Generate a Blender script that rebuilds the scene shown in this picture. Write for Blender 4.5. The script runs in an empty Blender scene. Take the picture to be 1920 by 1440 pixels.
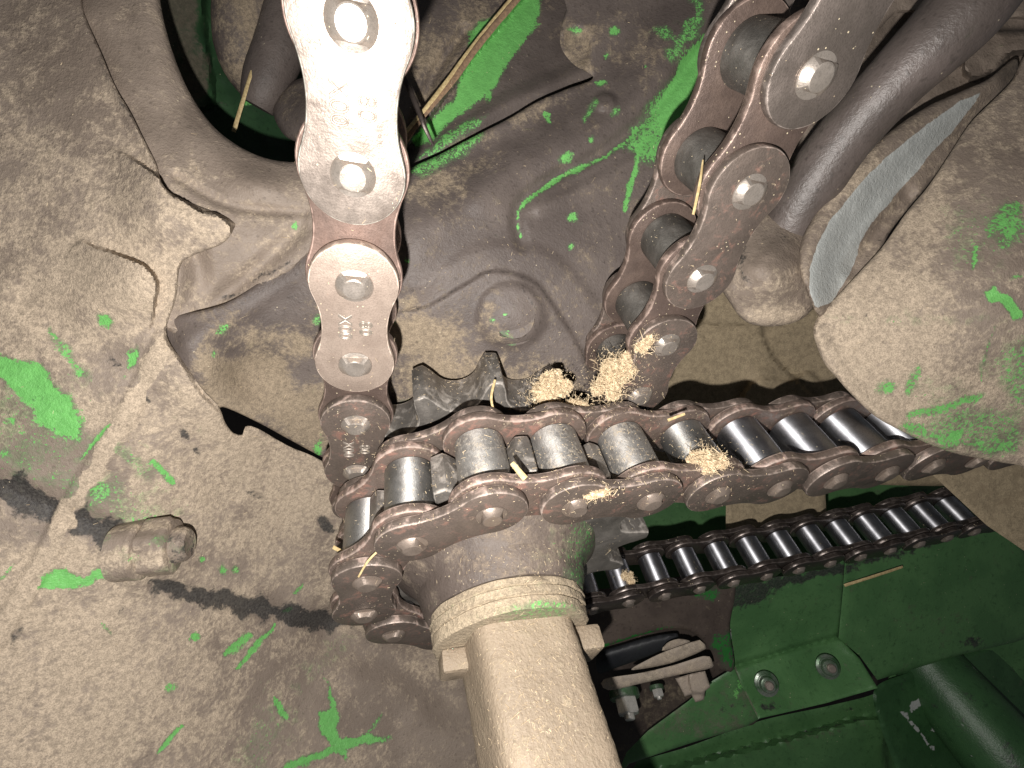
import bpy, bmesh, math, random
import numpy as np
from mathutils import Vector, Matrix, geometry
random.seed(7); rng = np.random.default_rng(7)
MM = 0.001
F = 861.0            # focal length of the photograph in its 1920-pixel width
scene = bpy.context.scene
COL = scene.collection

# ------------------------------------------------------------------ camera, world, light, exposure
cam = bpy.data.cameras.new('camera'); camo = bpy.data.objects.new('camera', cam); COL.objects.link(camo)
cam.sensor_width = 36.0; cam.lens = 36.0*F/1920.0; cam.clip_start = 0.005; cam.clip_end = 20.0
camo.location = (0, 0, 0); camo.rotation_euler = (math.radians(90), 0, 0)
scene.camera = camo
world = bpy.data.worlds.new('World'); scene.world = world; world.use_nodes = True
bg = world.node_tree.nodes['Background']; bg.inputs[0].default_value = (0.9, 0.95, 1.0, 1); bg.inputs[1].default_value = 0.05
fl = bpy.data.lights.new('flash', 'POINT'); flo = bpy.data.objects.new('flash', fl); COL.objects.link(flo)
fl.energy = 2.55; fl.color = (1.0, 0.970, 0.932); fl.shadow_soft_size = 0.0016
flo.location = (-0.007, 0.0, -0.020); flo.rotation_euler = (math.radians(92), 0, math.radians(4))
scene.view_settings.view_transform = 'Standard'; scene.view_settings.look = 'None'
scene.view_settings.exposure = 0.10; scene.view_settings.gamma = 1.0
scene.cycles.max_bounces = 5; scene.cycles.use_denoising = True

# ------------------------------------------------------------------ geometry frame
def nrm(v): v = np.array(v, float); return v/np.linalg.norm(v)
N = nrm([-.187, .702, .688])                    # direction of every shaft, pointing away from us
S = np.array([-.216, .658, -.722]); S = nrm(S - N*(S@N))
EX = -np.cross(N, S)                            # in the plane of the sprockets, to the right
EY = -S                                         # in the plane of the sprockets, up
C0 = np.array([-14.6, 197., -30.])
def pl(x, y, c):                                # a point of the sprocket plane at distance c (mm)
    p = C0 + EX*x + EY*y; return p + N*(c - p@N)
def P(u, v, d): return np.array([(u-960)/F*d, d, (720-v)/F*d])
def V(p): return Vector((p[0]*MM, p[1]*MM, p[2]*MM))

# ------------------------------------------------------------------ tagging
def tag(o, label=None, cat=None, group=None, kind=None):
    if label: o['label'] = label
    if cat: o['category'] = cat
    if group: o['group'] = group
    if kind: o['kind'] = kind
    return o
def empty(name, loc, label, cat, group=None):
    o = bpy.data.objects.new(name, None); COL.objects.link(o); o.location = V(loc)
    o.empty_display_size = 0.01
    return tag(o, label, cat, group)
def link(name, me, mat=None, parent=None):
    o = bpy.data.objects.new(name, me); COL.objects.link(o)
    if mat is not None and not me.materials: me.materials.append(mat)
    if parent is not None:
        o.parent = parent; o.matrix_parent_inverse = parent.matrix_basis.inverted() if parent.type != 'X' else Matrix()
    return o
def mesh_from(name, verts, faces, smooth=True):
    me = bpy.data.meshes.new(name); me.from_pydata([tuple(v) for v in verts], [], faces); me.update()
    if smooth: me.polygons.foreach_set('use_smooth', [True]*len(me.polygons))
    return me
def shade_auto(o, ang=35):
    me = o.data if hasattr(o, 'data') else o
    me.set_sharp_from_angle(angle=math.radians(ang))

# ------------------------------------------------------------------ materials
def nt_new(name):
    m = bpy.data.materials.new(name); m.use_nodes = True; nt = m.node_tree; nt.nodes.clear()
    out = nt.nodes.new('ShaderNodeOutputMaterial'); b = nt.nodes.new('ShaderNodeBsdfPrincipled')
    nt.links.new(b.outputs[0], out.inputs[0]); return m, nt, b
class NB:
    def __init__(s, nt): s.nt = nt
    def n(s, t, **k):
        x = s.nt.nodes.new(t)
        for a, b in k.items(): setattr(x, a, b)
        return x
    def put(s, sock, v):
        if hasattr(v, 'links') or hasattr(v, 'is_linked'): s.nt.links.new(v, sock)
        elif isinstance(v, (tuple, list)) and len(v) == 3 and sock.type == 'RGBA': sock.default_value = (*v, 1)
        else: sock.default_value = v
    def math(s, op, a, b=0.0, clamp=False):
        x = s.n('ShaderNodeMath', operation=op, use_clamp=clamp); s.put(x.inputs[0], a); s.put(x.inputs[1], b); return x.outputs[0]
    def noise(s, vec, scale, detail=4, rough=0.6, dist=0.0):
        x = s.n('ShaderNodeTexNoise'); s.put(x.inputs['Vector'], vec); x.inputs['Scale'].default_value = scale
        x.inputs['Detail'].default_value = detail; x.inputs['Roughness'].default_value = rough; x.inputs['Distortion'].default_value = dist
        return x.outputs[0]
    def voro(s, vec, scale, rand=1.0):
        x = s.n('ShaderNodeTexVoronoi'); s.put(x.inputs['Vector'], vec); x.inputs['Scale'].default_value = scale
        return x.outputs['Distance']
    def ss(s, v, lo, hi):
        x = s.n('ShaderNodeMapRange', interpolation_type='SMOOTHSTEP'); s.put(x.inputs[0], v)
        x.inputs[1].default_value = lo; x.inputs[2].default_value = hi; return x.outputs[0]
    def mix(s, f, a, b):
        x = s.n('ShaderNodeMix', data_type='RGBA'); s.put(x.inputs[0], f); s.put(x.inputs[6], a); s.put(x.inputs[7], b); return x.outputs[2]
    def mixf(s, f, a, b):
        x = s.n('ShaderNodeMix', data_type='FLOAT'); s.put(x.inputs[0], f); s.put(x.inputs[2], a); s.put(x.inputs[3], b); return x.outputs[0]
    def attr(s, name):
        x = s.n('ShaderNodeAttribute', attribute_name=name); return x.outputs['Fac']
    def coords(s, rand=True):
        tc = s.n('ShaderNodeTexCoord').outputs['Object']
        if not rand: return tc
        oi = s.n('ShaderNodeObjectInfo').outputs['Random']
        cx = s.n('ShaderNodeCombineXYZ'); r = s.math('MULTIPLY', oi, 3.1); s.put(cx.inputs[0], r); s.put(cx.inputs[1], s.math('MULTIPLY', oi, 1.7)); s.put(cx.inputs[2], s.math('MULTIPLY', oi, 2.3))
        va = s.n('ShaderNodeVectorMath', operation='ADD'); s.put(va.inputs[0], tc); s.put(va.inputs[1], cx.outputs[0]); return va.outputs[0]

def grime(name, base, base2, dust, dust_bias=0.0, green=(0.165, 0.47, 0.125), bump=0.42, rough=(0.55, 0.9), spec=0.35, metal=0.0, speck=0.35, gran=900, blot=120):
    """painted / cast metal under dust: attributes dust, green, dark, bare steer it"""
    m, nt, b = nt_new(name); k = NB(nt); co = k.coords(False)
    n1 = k.noise(co, blot, 6, 0.62, 0.6); n2 = k.noise(co, gran, 3, 0.6); n3 = k.noise(co, 40, 4, 0.55); n4 = k.noise(co, min(blot*3.2, 620), 4, 0.68, 0.3)
    n5 = k.noise(co, 2600, 2, 0.6)
    basec = k.mix(k.ss(n3, 0.38, 0.62), base, base2)
    basec = k.mix(k.ss(n4, 0.52, 0.75), basec, tuple(c*0.72 for c in base))
    # dust
    d = k.math('ADD', k.math('MULTIPLY', n1, 0.9), k.math('MULTIPLY', n4, 0.75))
    d = k.math('ADD', d, k.math('MULTIPLY', n2, 0.35))
    d = k.math('ADD', d, k.math('MULTIPLY', k.math('SUBTRACT', k.attr('dust'), 0.5), 0.95))
    n7 = k.noise(co, 34, 4, 0.62, 1.2)
    d = k.math('ADD', d, k.math('MULTIPLY', k.math('SUBTRACT', n7, 0.5), 1.0))
    n8 = k.noise(co, 110, 4, 0.6, 0.8); d = k.math('ADD', d, k.math('MULTIPLY', k.math('SUBTRACT', n8, 0.5), 0.7))
    df = k.ss(d, 0.84-dust_bias, 1.34-dust_bias)
    dcol = k.mix(k.ss(n4, 0.38, 0.62), tuple(c*0.82 for c in dust), tuple(min(1, c*1.12) for c in dust))
    n6 = k.noise(co, blot*1.7, 3, 0.7)
    dcol = k.mix(k.math('MULTIPLY', k.ss(n6, 0.54, 0.70), 0.32), dcol, tuple(c*0.42 for c in dust))
    dcol = k.mix(k.ss(n5, 0.42, 0.62), dcol, k.mix(0.35, dcol, (0.04, 0.032, 0.025)))
    c = k.mix(k.math('MULTIPLY', df, 0.93), basec, dcol)
    pv = k.voro(co, 330); pit = k.math('MULTIPLY', k.math('LESS_THAN', pv, 0.17), k.math('GREATER_THAN', k.noise(co, 210, 2), 0.50)); c = k.mix(k.math('MULTIPLY', pit, 0.30), c, tuple(x*.35 for x in base))
    # green paint showing through
    g = k.math('ADD', k.attr('green'), k.math('MULTIPLY', k.math('SUBTRACT', n4, 0.5), 1.05))
    g = k.math('ADD', g, k.math('MULTIPLY', k.math('SUBTRACT', n2, 0.5), 1.3))
    c = k.mix(k.math('MULTIPLY', k.ss(k.math('ADD', k.attr('green'), k.math('MULTIPLY', k.math('SUBTRACT', n1, 0.5), 1.0)), 0.12, 0.55), 0.55), c, k.mix(k.ss(n4, .4, .6), tuple(x*.22+.03 for x in green), tuple(x*.42+.03 for x in green)))
    gf = k.ss(g, 0.42, 0.60)
    gcol = k.mix(k.ss(n1, 0.35, 0.65), tuple(x*0.84 for x in green), green)
    gcol = k.mix(k.math('MULTIPLY', k.ss(n5, 0.55, 0.75), 0.5), gcol, tuple(x*.4 for x in green))
    c = k.mix(gf, c, gcol)
    # dark grease and dirt marks, plus shade painted at creases, overlaps and chains
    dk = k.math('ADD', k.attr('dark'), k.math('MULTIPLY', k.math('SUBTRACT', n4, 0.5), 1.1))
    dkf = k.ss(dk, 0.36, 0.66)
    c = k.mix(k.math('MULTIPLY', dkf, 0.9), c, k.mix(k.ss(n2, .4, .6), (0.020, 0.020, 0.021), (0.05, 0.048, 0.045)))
    # bare rubbed metal
    br = k.math('ADD', k.attr('bare'), k.math('MULTIPLY', k.math('SUBTRACT', n4, 0.5), 0.6))
    brf = k.ss(br, 0.45, 0.56)
    c = k.mix(brf, c, k.mix(n1, (0.36, 0.375, 0.36), (0.52, 0.53, 0.51)))
    # pale chaff specks
    vo = k.voro(co, 560); sp = k.math('MULTIPLY', k.math('LESS_THAN', vo, 0.13), k.math('GREATER_THAN', k.noise(co, 160, 2), 0.70-0.12*speck))
    c = k.mix(k.math('MULTIPLY', sp, 0.8 if speck > 0 else 0.0), c, (0.55, 0.47, 0.33))
    k.put(b.inputs['Base Color'], c)
    r = k.mixf(df, rough[0], rough[1]); r = k.mixf(gf, r, 0.42); r = k.mixf(brf, r, 0.45); k.put(b.inputs['Roughness'], r)
    b.inputs['Specular IOR Level'].default_value = spec; b.inputs['Metallic'].default_value = metal
    hgt = k.math('ADD', k.math('MULTIPLY', n4, 1.0), k.math('MULTIPLY', n2, 0.55)); hgt = k.math('ADD', hgt, k.math('MULTIPLY', n5, 0.2)); hgt = k.math('ADD', hgt, k.math('MULTIPLY', df, 0.25)); hgt = k.math('ADD', hgt, k.math('MULTIPLY', gf, -0.3))
    bp = k.n('ShaderNodeBump'); bp.inputs['Strength'].default_value = bump; bp.inputs['Distance'].default_value = 0.0009; k.put(bp.inputs['Height'], hgt)
    nt.links.new(bp.outputs[0], b.inputs['Normal'])
    return m

def steel(name, c1, c2, rust=(0.16, 0.065, 0.04), rust_amt=0.0, rough=0.4, metal=0.8, bump=0.15, dust=(0.36, 0.29, 0.20), dust_amt=0.0, gloss_var=0.12, aniso=0.0):
    m, nt, b = nt_new(name); k = NB(nt); co = k.coords(True)
    n1 = k.noise(co, 110, 5, 0.6, 0.4); n2 = k.noise(co, 700, 4, 0.65); n3 = k.noise(co, 2400, 2, 0.6); n4 = k.noise(co, 260, 4, 0.6, 0.5)
    c = k.mix(k.ss(n1, 0.35, 0.65), c1, c2)
    c = k.mix(k.math('MULTIPLY', k.ss(n3, 0.45, 0.7), 0.4), c, tuple(x*0.45 for x in c1))
    rf = k.ss(k.math('ADD', k.math('ADD', n4, k.math('MULTIPLY', n2, 0.4)), rust_amt-0.5), 0.38, 0.62)
    c = k.mix(rf, c, k.mix(n2, rust, tuple(x*0.55 for x in rust)))
    dz = k.math('ADD', k.math('ADD', k.math('MULTIPLY', n1, 0.6), k.math('MULTIPLY', n2, 0.8)), dust_amt-0.5)
    df = k.ss(dz, 0.42, 0.74)
    c = k.mix(k.math('MULTIPLY', df, 0.85), c, dust)
    ew = k.ss(k.math('ADD', k.attr('edge'), k.math('MULTIPLY', k.math('SUBTRACT', n4, 0.5), 1.1)), 0.72, 1.05)
    c = k.mix(k.math('MULTIPLY', ew, 0.75), c, tuple(min(1, x*2.6+.05) for x in c1))
    vo = k.voro(co, 650); sp = k.math('MULTIPLY', k.math('LESS_THAN', vo, 0.12), k.math('GREATER_THAN', n1, 0.56-dust_amt*0.1))
    c = k.mix(sp, c, (0.5, 0.42, 0.29))
    k.put(b.inputs['Base Color'], c)
    k.put(b.inputs['Metallic'], k.mixf(k.math('MAXIMUM', rf, k.math('MAXIMUM', df, sp)), metal, 0.0))
    r = k.math('ADD', rough, k.math('MULTIPLY', k.math('SUBTRACT', n4, 0.5), gloss_var*4)); r = k.mixf(rf, r, 0.72); r = k.mixf(df, r, 0.9); k.put(b.inputs['Roughness'], r)
    if aniso:
        tn = k.n('ShaderNodeTangent', direction_type='RADIAL', axis='Z'); nt.links.new(tn.outputs[0], b.inputs['Tangent']); b.inputs['Anisotropic'].default_value = aniso; b.inputs['Anisotropic Rotation'].default_value = 0.25
    bp = k.n('ShaderNodeBump'); bp.inputs['Strength'].default_value = bump; bp.inputs['Distance'].default_value = 0.0004
    k.put(bp.inputs['Height'], k.math('ADD', k.math('ADD', n2, k.math('MULTIPLY', n3, 0.6)), k.math('MULTIPLY', df, 0.5))); nt.links.new(bp.outputs[0], b.inputs['Normal'])
    return m

TAN = (0.480, 0.386, 0.288)
M = {}
M['cast'] = grime('dusty_cast_iron', (0.20, 0.158, 0.127), (0.25, 0.20, 0.162), TAN, 0.04, blot=330, gran=1300)
M['plate'] = grime('oily_brown_sheet', (0.092, 0.074, 0.066), (0.128, 0.104, 0.092), (0.29, 0.228, 0.16), -0.20, rough=(0.52, 0.88), bump=0.36, gran=1500, spec=0.32, blot=260)
M['wall'] = grime('dust_covered_wall', (0.26, 0.20, 0.13), (0.30, 0.235, 0.155), (0.36, 0.285, 0.185), 0.45, bump=0.25, blot=110)
M['greenp'] = grime('dark_green_paint', (0.066, 0.160, 0.058), (0.086, 0.195, 0.072), (0.12, 0.135, 0.085), -0.22, rough=(0.42, 0.75), bump=0.22, spec=0.4, speck=0.6, blot=90)
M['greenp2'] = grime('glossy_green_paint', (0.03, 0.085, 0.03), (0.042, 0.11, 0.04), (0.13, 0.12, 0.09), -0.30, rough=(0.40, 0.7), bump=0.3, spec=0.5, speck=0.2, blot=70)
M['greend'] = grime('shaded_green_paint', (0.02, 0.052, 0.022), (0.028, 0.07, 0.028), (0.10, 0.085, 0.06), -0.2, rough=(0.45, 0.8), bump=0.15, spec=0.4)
M['greasy'] = grime('greasy_brown_metal', (0.05, 0.038, 0.032), (0.075, 0.058, 0.048), (0.20, 0.16, 0.11), -0.25, green=(0.02, 0.13, 0.025), rough=(0.4, 0.8), bump=0.25)
M['tube'] = grime('worn_dark_tube', (0.085, 0.068, 0.06), (0.125, 0.10, 0.09), (0.26, 0.205, 0.15), -0.06, rough=(0.48, 0.85), spec=.75, bump=0.35, metal=.1)
M['rubber'] = grime('black_rubber', (0.018, 0.019, 0.022), (0.026, 0.027, 0.03), (0.06, 0.055, 0.05), -0.5, rough=(0.5, 0.8), bump=0.1, speck=0)
M['dustbar'] = grime('dusty_grey_bar', (0.28, 0.235, 0.195), (0.34, 0.28, 0.23), (0.42, 0.35, 0.27), 0.1, bump=0.25)
M['shaft'] = grime('dust_caked_shaft', (0.25, 0.195, 0.14), (0.30, 0.235, 0.17), (0.40, 0.322, 0.225), 0.36, bump=0.6, blot=300, speck=.8)
M['hub'] = grime('dusty_hub', (0.085, 0.066, 0.056), (0.12, 0.094, 0.078), (0.25, 0.195, 0.145), -0.10, green=(0.08, 0.27, 0.07), bump=0.4, blot=170)
M['outer'] = steel('outer_plate_steel', (0.44, 0.37, 0.32), (0.35, 0.29, 0.25), rust_amt=-0.14, rough=0.43, metal=0.75, bump=.22, dust_amt=-.03)
M['inner'] = steel('inner_plate_steel', (0.25, 0.17, 0.14), (0.17, 0.12, 0.10), rust=(0.17, 0.085, 0.062), rust_amt=0.04, rough=0.44, metal=0.5, bump=.25, dust_amt=0.0)
M['inner_d'] = steel('dusty_inner_plate', (0.16, 0.12, 0.10), (0.12, 0.088, 0.072), rust=(0.25, 0.13, 0.10), rust_amt=0.20, rough=0.5, metal=0.3, bump=.35, dust=(0.30, 0.235, 0.17), dust_amt=0.18)
M['outer_d'] = steel('dusty_outer_plate', (0.16, 0.125, 0.105), (0.12, 0.095, 0.08), rust=(0.23, 0.12, 0.09), rust_amt=0.16, rough=0.47, metal=0.4, bump=.35, dust=(0.30, 0.235, 0.17), dust_amt=0.13)
M['outer_c'] = steel('oily_small_plate', (0.07, 0.055, 0.048), (0.05, 0.04, 0.035), rust_amt=-0.1, rough=0.35, metal=0.6)
M['roller'] = steel('polished_roller_steel', (0.66, 0.66, 0.69), (0.46, 0.46, 0.49), rust_amt=-0.32, rough=0.52, metal=1.0, bump=0.05, dust_amt=-0.25, gloss_var=0.05, aniso=.85)
M['roller_d'] = steel('dusty_roller_steel', (0.58, 0.57, 0.55), (0.38, 0.37, 0.35), rust_amt=-0.3, rough=0.54, metal=0.95, bump=0.2, dust_amt=0.10, gloss_var=0.06, aniso=.8)
M['pin'] = steel('pin_head_steel', (0.48, 0.42, 0.37), (0.38, 0.33, 0.285), rust_amt=-0.25, rough=0.38, metal=0.7, bump=0.15)
M['sprocket'] = steel('dark_sprocket_steel', (0.26, 0.235, 0.21), (0.16, 0.145, 0.13), rust_amt=-0.08, rough=0.42, metal=0.55, bump=0.4, dust=(0.27, 0.22, 0.16), dust_amt=0.03)
M['roller_k'] = steel('blackened_roller', (0.22, 0.205, 0.185), (0.12, 0.112, 0.10), rust_amt=-0.15, rough=0.5, metal=0.7, bump=0.5, dust=(0.30, 0.245, 0.18), dust_amt=0.10, aniso=.6)
M['bolt'] = steel('zinc_bolt', (0.62, 0.60, 0.56), (0.5, 0.48, 0.44), rust_amt=-0.25, rough=0.32, metal=0.45)
M['dirtybolt'] = steel('dusty_bolt', (0.30, 0.25, 0.20), (0.24, 0.2, 0.16), rust_amt=-0.2, rough=0.6, metal=0.2, dust_amt=0.2)
def straw_mat(name, c1, c2, rough=0.7):
    m, nt, b = nt_new(name); k = NB(nt); co = k.coords(True)
    k.put(b.inputs['Base Color'], k.mix(k.ss(k.noise(co, 900, 3), 0.35, 0.65), c1, c2)); b.inputs['Roughness'].default_value = rough
    return m
M['straw'] = straw_mat('straw', (0.55, 0.43, 0.22), (0.40, 0.29, 0.14))
M['chaff'] = straw_mat('chaff', (0.74, 0.60, 0.40), (0.42, 0.31, 0.19), 0.85)
M['stem'] = straw_mat('brown_stem', (0.27, 0.17, 0.10), (0.17, 0.11, 0.07))
M['mark'] = steel('stamped_letter_edges', (0.34, 0.29, 0.25), (0.28, 0.24, 0.2), rust_amt=-0.3, rough=0.38, metal=0.5)

# ------------------------------------------------------------------ relief sculpting helpers (photo pixels only name directions; depth is in mm)
_perm = {}
def vnoise(u, v, sc, seed):
    if seed not in _perm: _perm[seed] = np.random.default_rng(seed).random((128, 128))
    T = _perm[seed]; x = u/sc + 31.7; y = v/sc + 17.3
    xi = np.floor(x).astype(int); yi = np.floor(y).astype(int); fx = x-xi; fy = y-yi
    fx = fx*fx*(3-2*fx); fy = fy*fy*(3-2*fy); g = lambda a, b: T[a % 128, b % 128]
    return (g(xi, yi)*(1-fx)+g(xi+1, yi)*fx)*(1-fy) + (g(xi, yi+1)*(1-fx)+g(xi+1, yi+1)*fx)*fy - 0.5
def fbm(u, v, sc, seed, oct=4):
    r = 0; a = 1.0
    for i in range(oct): r = r + a*vnoise(u, v, sc, seed+i); sc *= 0.5; a *= 0.5
    return r
def seg_dist(u, v, pts, closed=False):
    d = np.full(u.shape, 1e9); t_along = np.zeros(u.shape)
    n = len(pts); L = n if closed else n-1
    for i in range(L):
        ax, ay = pts[i][:2]; bx, by = pts[(i+1) % n][:2]
        dx, dy = bx-ax, by-ay; l2 = dx*dx+dy*dy+1e-9
        t = np.clip(((u-ax)*dx+(v-ay)*dy)/l2, 0, 1)
        dd = np.hypot(u-ax-t*dx, v-ay-t*dy); mk = dd < d
        d = np.where(mk, dd, d); t_along = np.where(mk, (i+t)/L, t_along)
    return d, t_along
def inside(u, v, poly):
    r = np.zeros(u.shape, bool); n = len(poly)
    for i in range(n):
        ax, ay = poly[i][:2]; bx, by = poly[(i+1) % n][:2]
        c = ((ay > v) != (by > v)) & (u < (bx-ax)*(v-ay)/((by-ay) if by != ay else 1e-9)+ax)
        r ^= c
    return r
def sd(u, v, poly):     # positive inside
    d, _ = seg_dist(u, v, poly, True); return np.where(inside(u, v, poly), d, -d)
def sst(x): x = np.clip(x, 0, 1); return x*x*(3-2*x)
def catmull(pts, step=7.0, closed=True):
    out = []; n = len(pts); L = n if closed else n-1
    for i in range(L):
        g = (lambda j: np.array(pts[j % n], float)) if closed else (lambda j: np.array(pts[min(max(j, 0), n-1)], float))
        p0, p1, p2, p3 = g(i-1), g(i), g(i+1), g(i+2)
        k = max(1, int(np.linalg.norm(p2-p1)/step))
        for j in range(k):
            t = j/k
            out.append(0.5*((2*p1)+(-p0+p2)*t+(2*p0-5*p1+4*p2-p3)*t*t+(-p0+3*p1-3*p2+p3)*t**3))
    if not closed: out.append(np.array(pts[-1], float))
    return out
def plane3(a, b, c):
    A = np.array([[p[0], p[1], 1] for p in (a, b, c)], float); r = np.array([1/p[2] for p in (a, b, c)])
    k = np.linalg.solve(A, r); return lambda u, v: 1/(k[0]*u+k[1]*v+k[2])
def cplane(c):
    return lambda u, v: c/(N[0]*(u-960)/F + N[1] + N[2]*(720-v)/F)
def ridge(pts, w, h, taper=False, flat=0.0, sp=True):
    pts = catmull(pts, 12, False) if sp else pts
    def f(u, v):
        d, t = seg_dist(u, v, pts); r = sst(1-np.clip((d/w-flat)/(1-flat), 0, 1))
        if taper: r = r*np.sin(np.pi*np.clip(t, 0.02, 0.98))**0.6
        return h*r
    return f
def step(poly, h, soft=6, fade=None, sp=True):
    poly = catmull(poly, 12, True) if sp else poly
    def f(u, v):
        r = sst(sd(u, v, poly)/soft+0.5)
        if fade:
            for (x0, y0), (x1, y1) in (fade if isinstance(fade, list) else [fade]):
                l2 = (x1-x0)**2+(y1-y0)**2; r = r*sst(((u-x0)*(x1-x0)+(v-y0)*(y1-y0))/l2)
        return h*r
    return f
def bump(u0, v0, rx, ry, h, ang=0, flat=0.0):
    ca, sa = math.cos(math.radians(ang)), math.sin(math.radians(ang))
    def f(u, v):
        x = ((u-u0)*ca+(v-v0)*sa)/rx; y = (-(u-u0)*sa+(v-v0)*ca)/ry; r = np.sqrt(x*x+y*y)
        return h*sst(1-np.clip((r-flat)/(1-flat), 0, 1))
    return f
def rough(h, sc, seed): return lambda u, v: h*fbm(u, v, sc, seed)
def depth_of(base, feats):
    return lambda u, v: base(u, v) - sum(f(u, v) for f in feats) if feats else base(u, v)
def mk_line(pts, w, val=1.0, sp=True):
    pts = catmull(pts, 10, False) if sp else pts
    def f(u, v):
        a = 1.0*min(w, 16)
        uu = u+a*fbm(u, v, 22, 201, 3); vv = v+a*fbm(u, v, 22, 211, 3)
        d, t = seg_dist(uu, vv, pts); ww = w*(.72+.75*fbm(u, v, 30, 221, 2))*(.55+.6*np.sin(np.pi*np.clip(t, .03, .97))**.5 if w < 15 else 1.0)
        return val*np.clip(1.35-d/np.maximum(ww, 1)*0.85, 0, 1)
    return f
def mk_poly(poly, soft=14, val=1.0, warp=12):
    return lambda u, v: val*np.clip(sd(u+warp*fbm(u, v, 26, 231, 3), v+warp*fbm(u, v, 26, 241, 3), poly)/soft+0.5, 0, 1)
def mk_blob(u0, v0, rx, ry=None, val=1.0, ang=0):
    ry = ry or rx; ca, sa = math.cos(math.radians(ang)), math.sin(math.radians(ang))
    def f(u, v):
        x = ((u-u0)*ca+(v-v0)*sa)/rx; y = (-(u-u0)*sa+(v-v0)*ca)/ry
        return val*np.clip(1.5-np.hypot(x, y)*(1+.8*fbm(u, v, max(8, min(rx, 60)), 251, 3)), 0, 1)
    return f
def relief(name, outline, D, mat, masks=None, dust0=0.5, step_px=6.0, thick=3.0, edge=5.0, edge_h=None, parent=None, spline=True, jag=0.0, seed=1):
    """a real sheet or casting face: triangulated outline, own depth everywhere, rounded rim and a back"""
    ol = catmull(outline, 7.0, True) if spline else sum([[np.array(outline[i], float)+(np.array(outline[(i+1) % len(outline)], float)-np.array(outline[i], float))*t/6 for t in range(6)] for i in range(len(outline))], [])
    ol = np.array([p[:2] for p in ol])
    if jag:
        ol = ol + jag*np.stack([fbm(ol[:, 0], ol[:, 1], 14, seed+50), fbm(ol[:, 1], ol[:, 0], 14, seed+60)], 1)*1.6
    u0, v0 = ol.min(0); u1, v1 = ol.max(0)
    gu, gv = np.meshgrid(np.arange(u0, u1, step_px), np.arange(v0, v1, step_px)); gu = gu.ravel(); gv = gv.ravel()
    gu = gu + (rng.random(gu.size)-.5)*step_px*0.3; gv = gv + (rng.random(gv.size)-.5)*step_px*0.3
    s = sd(gu, gv, ol.tolist()); keep = s > step_px*0.55; gu = gu[keep]; gv = gv[keep]
    nO = len(ol); pts = [Vector((a, b)) for a, b in ol]+[Vector((a, b)) for a, b in zip(gu, gv)]
    r = geometry.delaunay_2d_cdt(pts, [(i, (i+1) % nO) for i in range(nO)], [], 1, 1e-4)
    vs = np.array([(p[0], p[1]) for p in r[0]]); fs = [list(f) for f in r[2]]
    U, W = vs[:, 0], vs[:, 1]; d = D(U, W)
    sdd = seg_dist(U, W, ol.tolist(), True)[0]
    if edge > 0:
        eh = edge_h if edge_h is not None else edge*float(np.mean(d))/F
        x = 1-np.clip(sdd/edge, 0, 1); d = d + eh*(1-np.sqrt(np.clip(1-x*x, 0, 1)))
    co = np.stack([(U-960)/F*d, d, (720-W)/F*d], 1)
    # boundary from face edges
    cnt = {}
    for f in fs:
        for i in range(len(f)):
            a, b = f[i], f[(i+1) % len(f)]; cnt[(a, b)] = 1
    bnd = [(a, b) for (a, b) in cnt if (b, a) not in cnt]
    nv = len(co); bm = {}
    extra = []
    for a, b in bnd:
        for q in (a, b):
            if q not in bm:
                bm[q] = nv+len(extra); p = co[q]; extra.append(p + nrm(p)*thick)
    allco = np.vstack([co, np.array(extra)]) if extra else co
    for a, b in bnd: fs.append([b, a, bm[a], bm[b]])
    me = mesh_from(name, allco*MM, fs)
    for at in ('dust', 'green', 'dark', 'bare'):
        val = np.full(nv, dust0 if at == 'dust' else 0.0)
        for (nm, f, *mode) in (masks or []):
            if nm == at:
                if mode and mode[0] == 'add': val = val + f(U, W)
                elif mode and mode[0] == 'min': val = np.minimum(val, 1-f(U, W))
                else: val = np.maximum(val, f(U, W))
        ex = np.array([val[q] for q in bm]) if bm else np.zeros(0)
        a_ = me.attributes.new(at, 'FLOAT', 'POINT'); a_.data.foreach_set('value', np.concatenate([val, ex]).astype(np.float32))
    bmm = bmesh.new(); bmm.from_mesh(me); bmesh.ops.recalc_face_normals(bmm, faces=bmm.faces); 
    # make the front face the camera side
    f0 = max(bmm.faces, key=lambda f: f.calc_area())
    if f0.normal.dot(f0.calc_center_median()) > 0: bmesh.ops.reverse_faces(bmm, faces=bmm.faces)
    bmm.to_mesh(me); bmm.free()
    me.polygons.foreach_set('use_smooth', [True]*len(me.polygons)); shade_auto(me, 50)
    o = link(name, me, mat, parent); o['_d'] = 0; del o['_d']
    return o
def obj_mesh(name, verts, faces, mat, parent=None, smooth=True, auto=35):
    me = mesh_from(name, np.array(verts)*MM, faces, smooth)
    b = bmesh.new(); b.from_mesh(me); bmesh.ops.recalc_face_normals(b, faces=b.faces); b.to_mesh(me); b.free()
    if smooth: shade_auto(me, auto)
    return link(name, me, mat, parent)
def frame(o, X, Y, Z): return Matrix(((X[0], Y[0], Z[0], o[0]*MM), (X[1], Y[1], Z[1], o[1]*MM), (X[2], Y[2], Z[2], o[2]*MM), (0, 0, 0, 1)))
def lathe_vf(prof, seg=48, rfun=None):
    """prof: (r, z); closed caps at both ends"""
    vs = []; fs = []
    for (r, z) in prof:
        for i in range(seg):
            a = 2*math.pi*i/seg; rr = rfun(r, z, a) if rfun else r
            vs.append((rr*math.cos(a), rr*math.sin(a), z))
    for j in range(len(prof)-1):
        for i in range(seg): fs.append((j*seg+i, j*seg+(i+1) % seg, (j+1)*seg+(i+1) % seg, (j+1)*seg+i))
    fs.append(tuple(range(seg-1, -1, -1))); fs.append(tuple((len(prof)-1)*seg+i for i in range(seg)))
    return vs, fs
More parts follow.
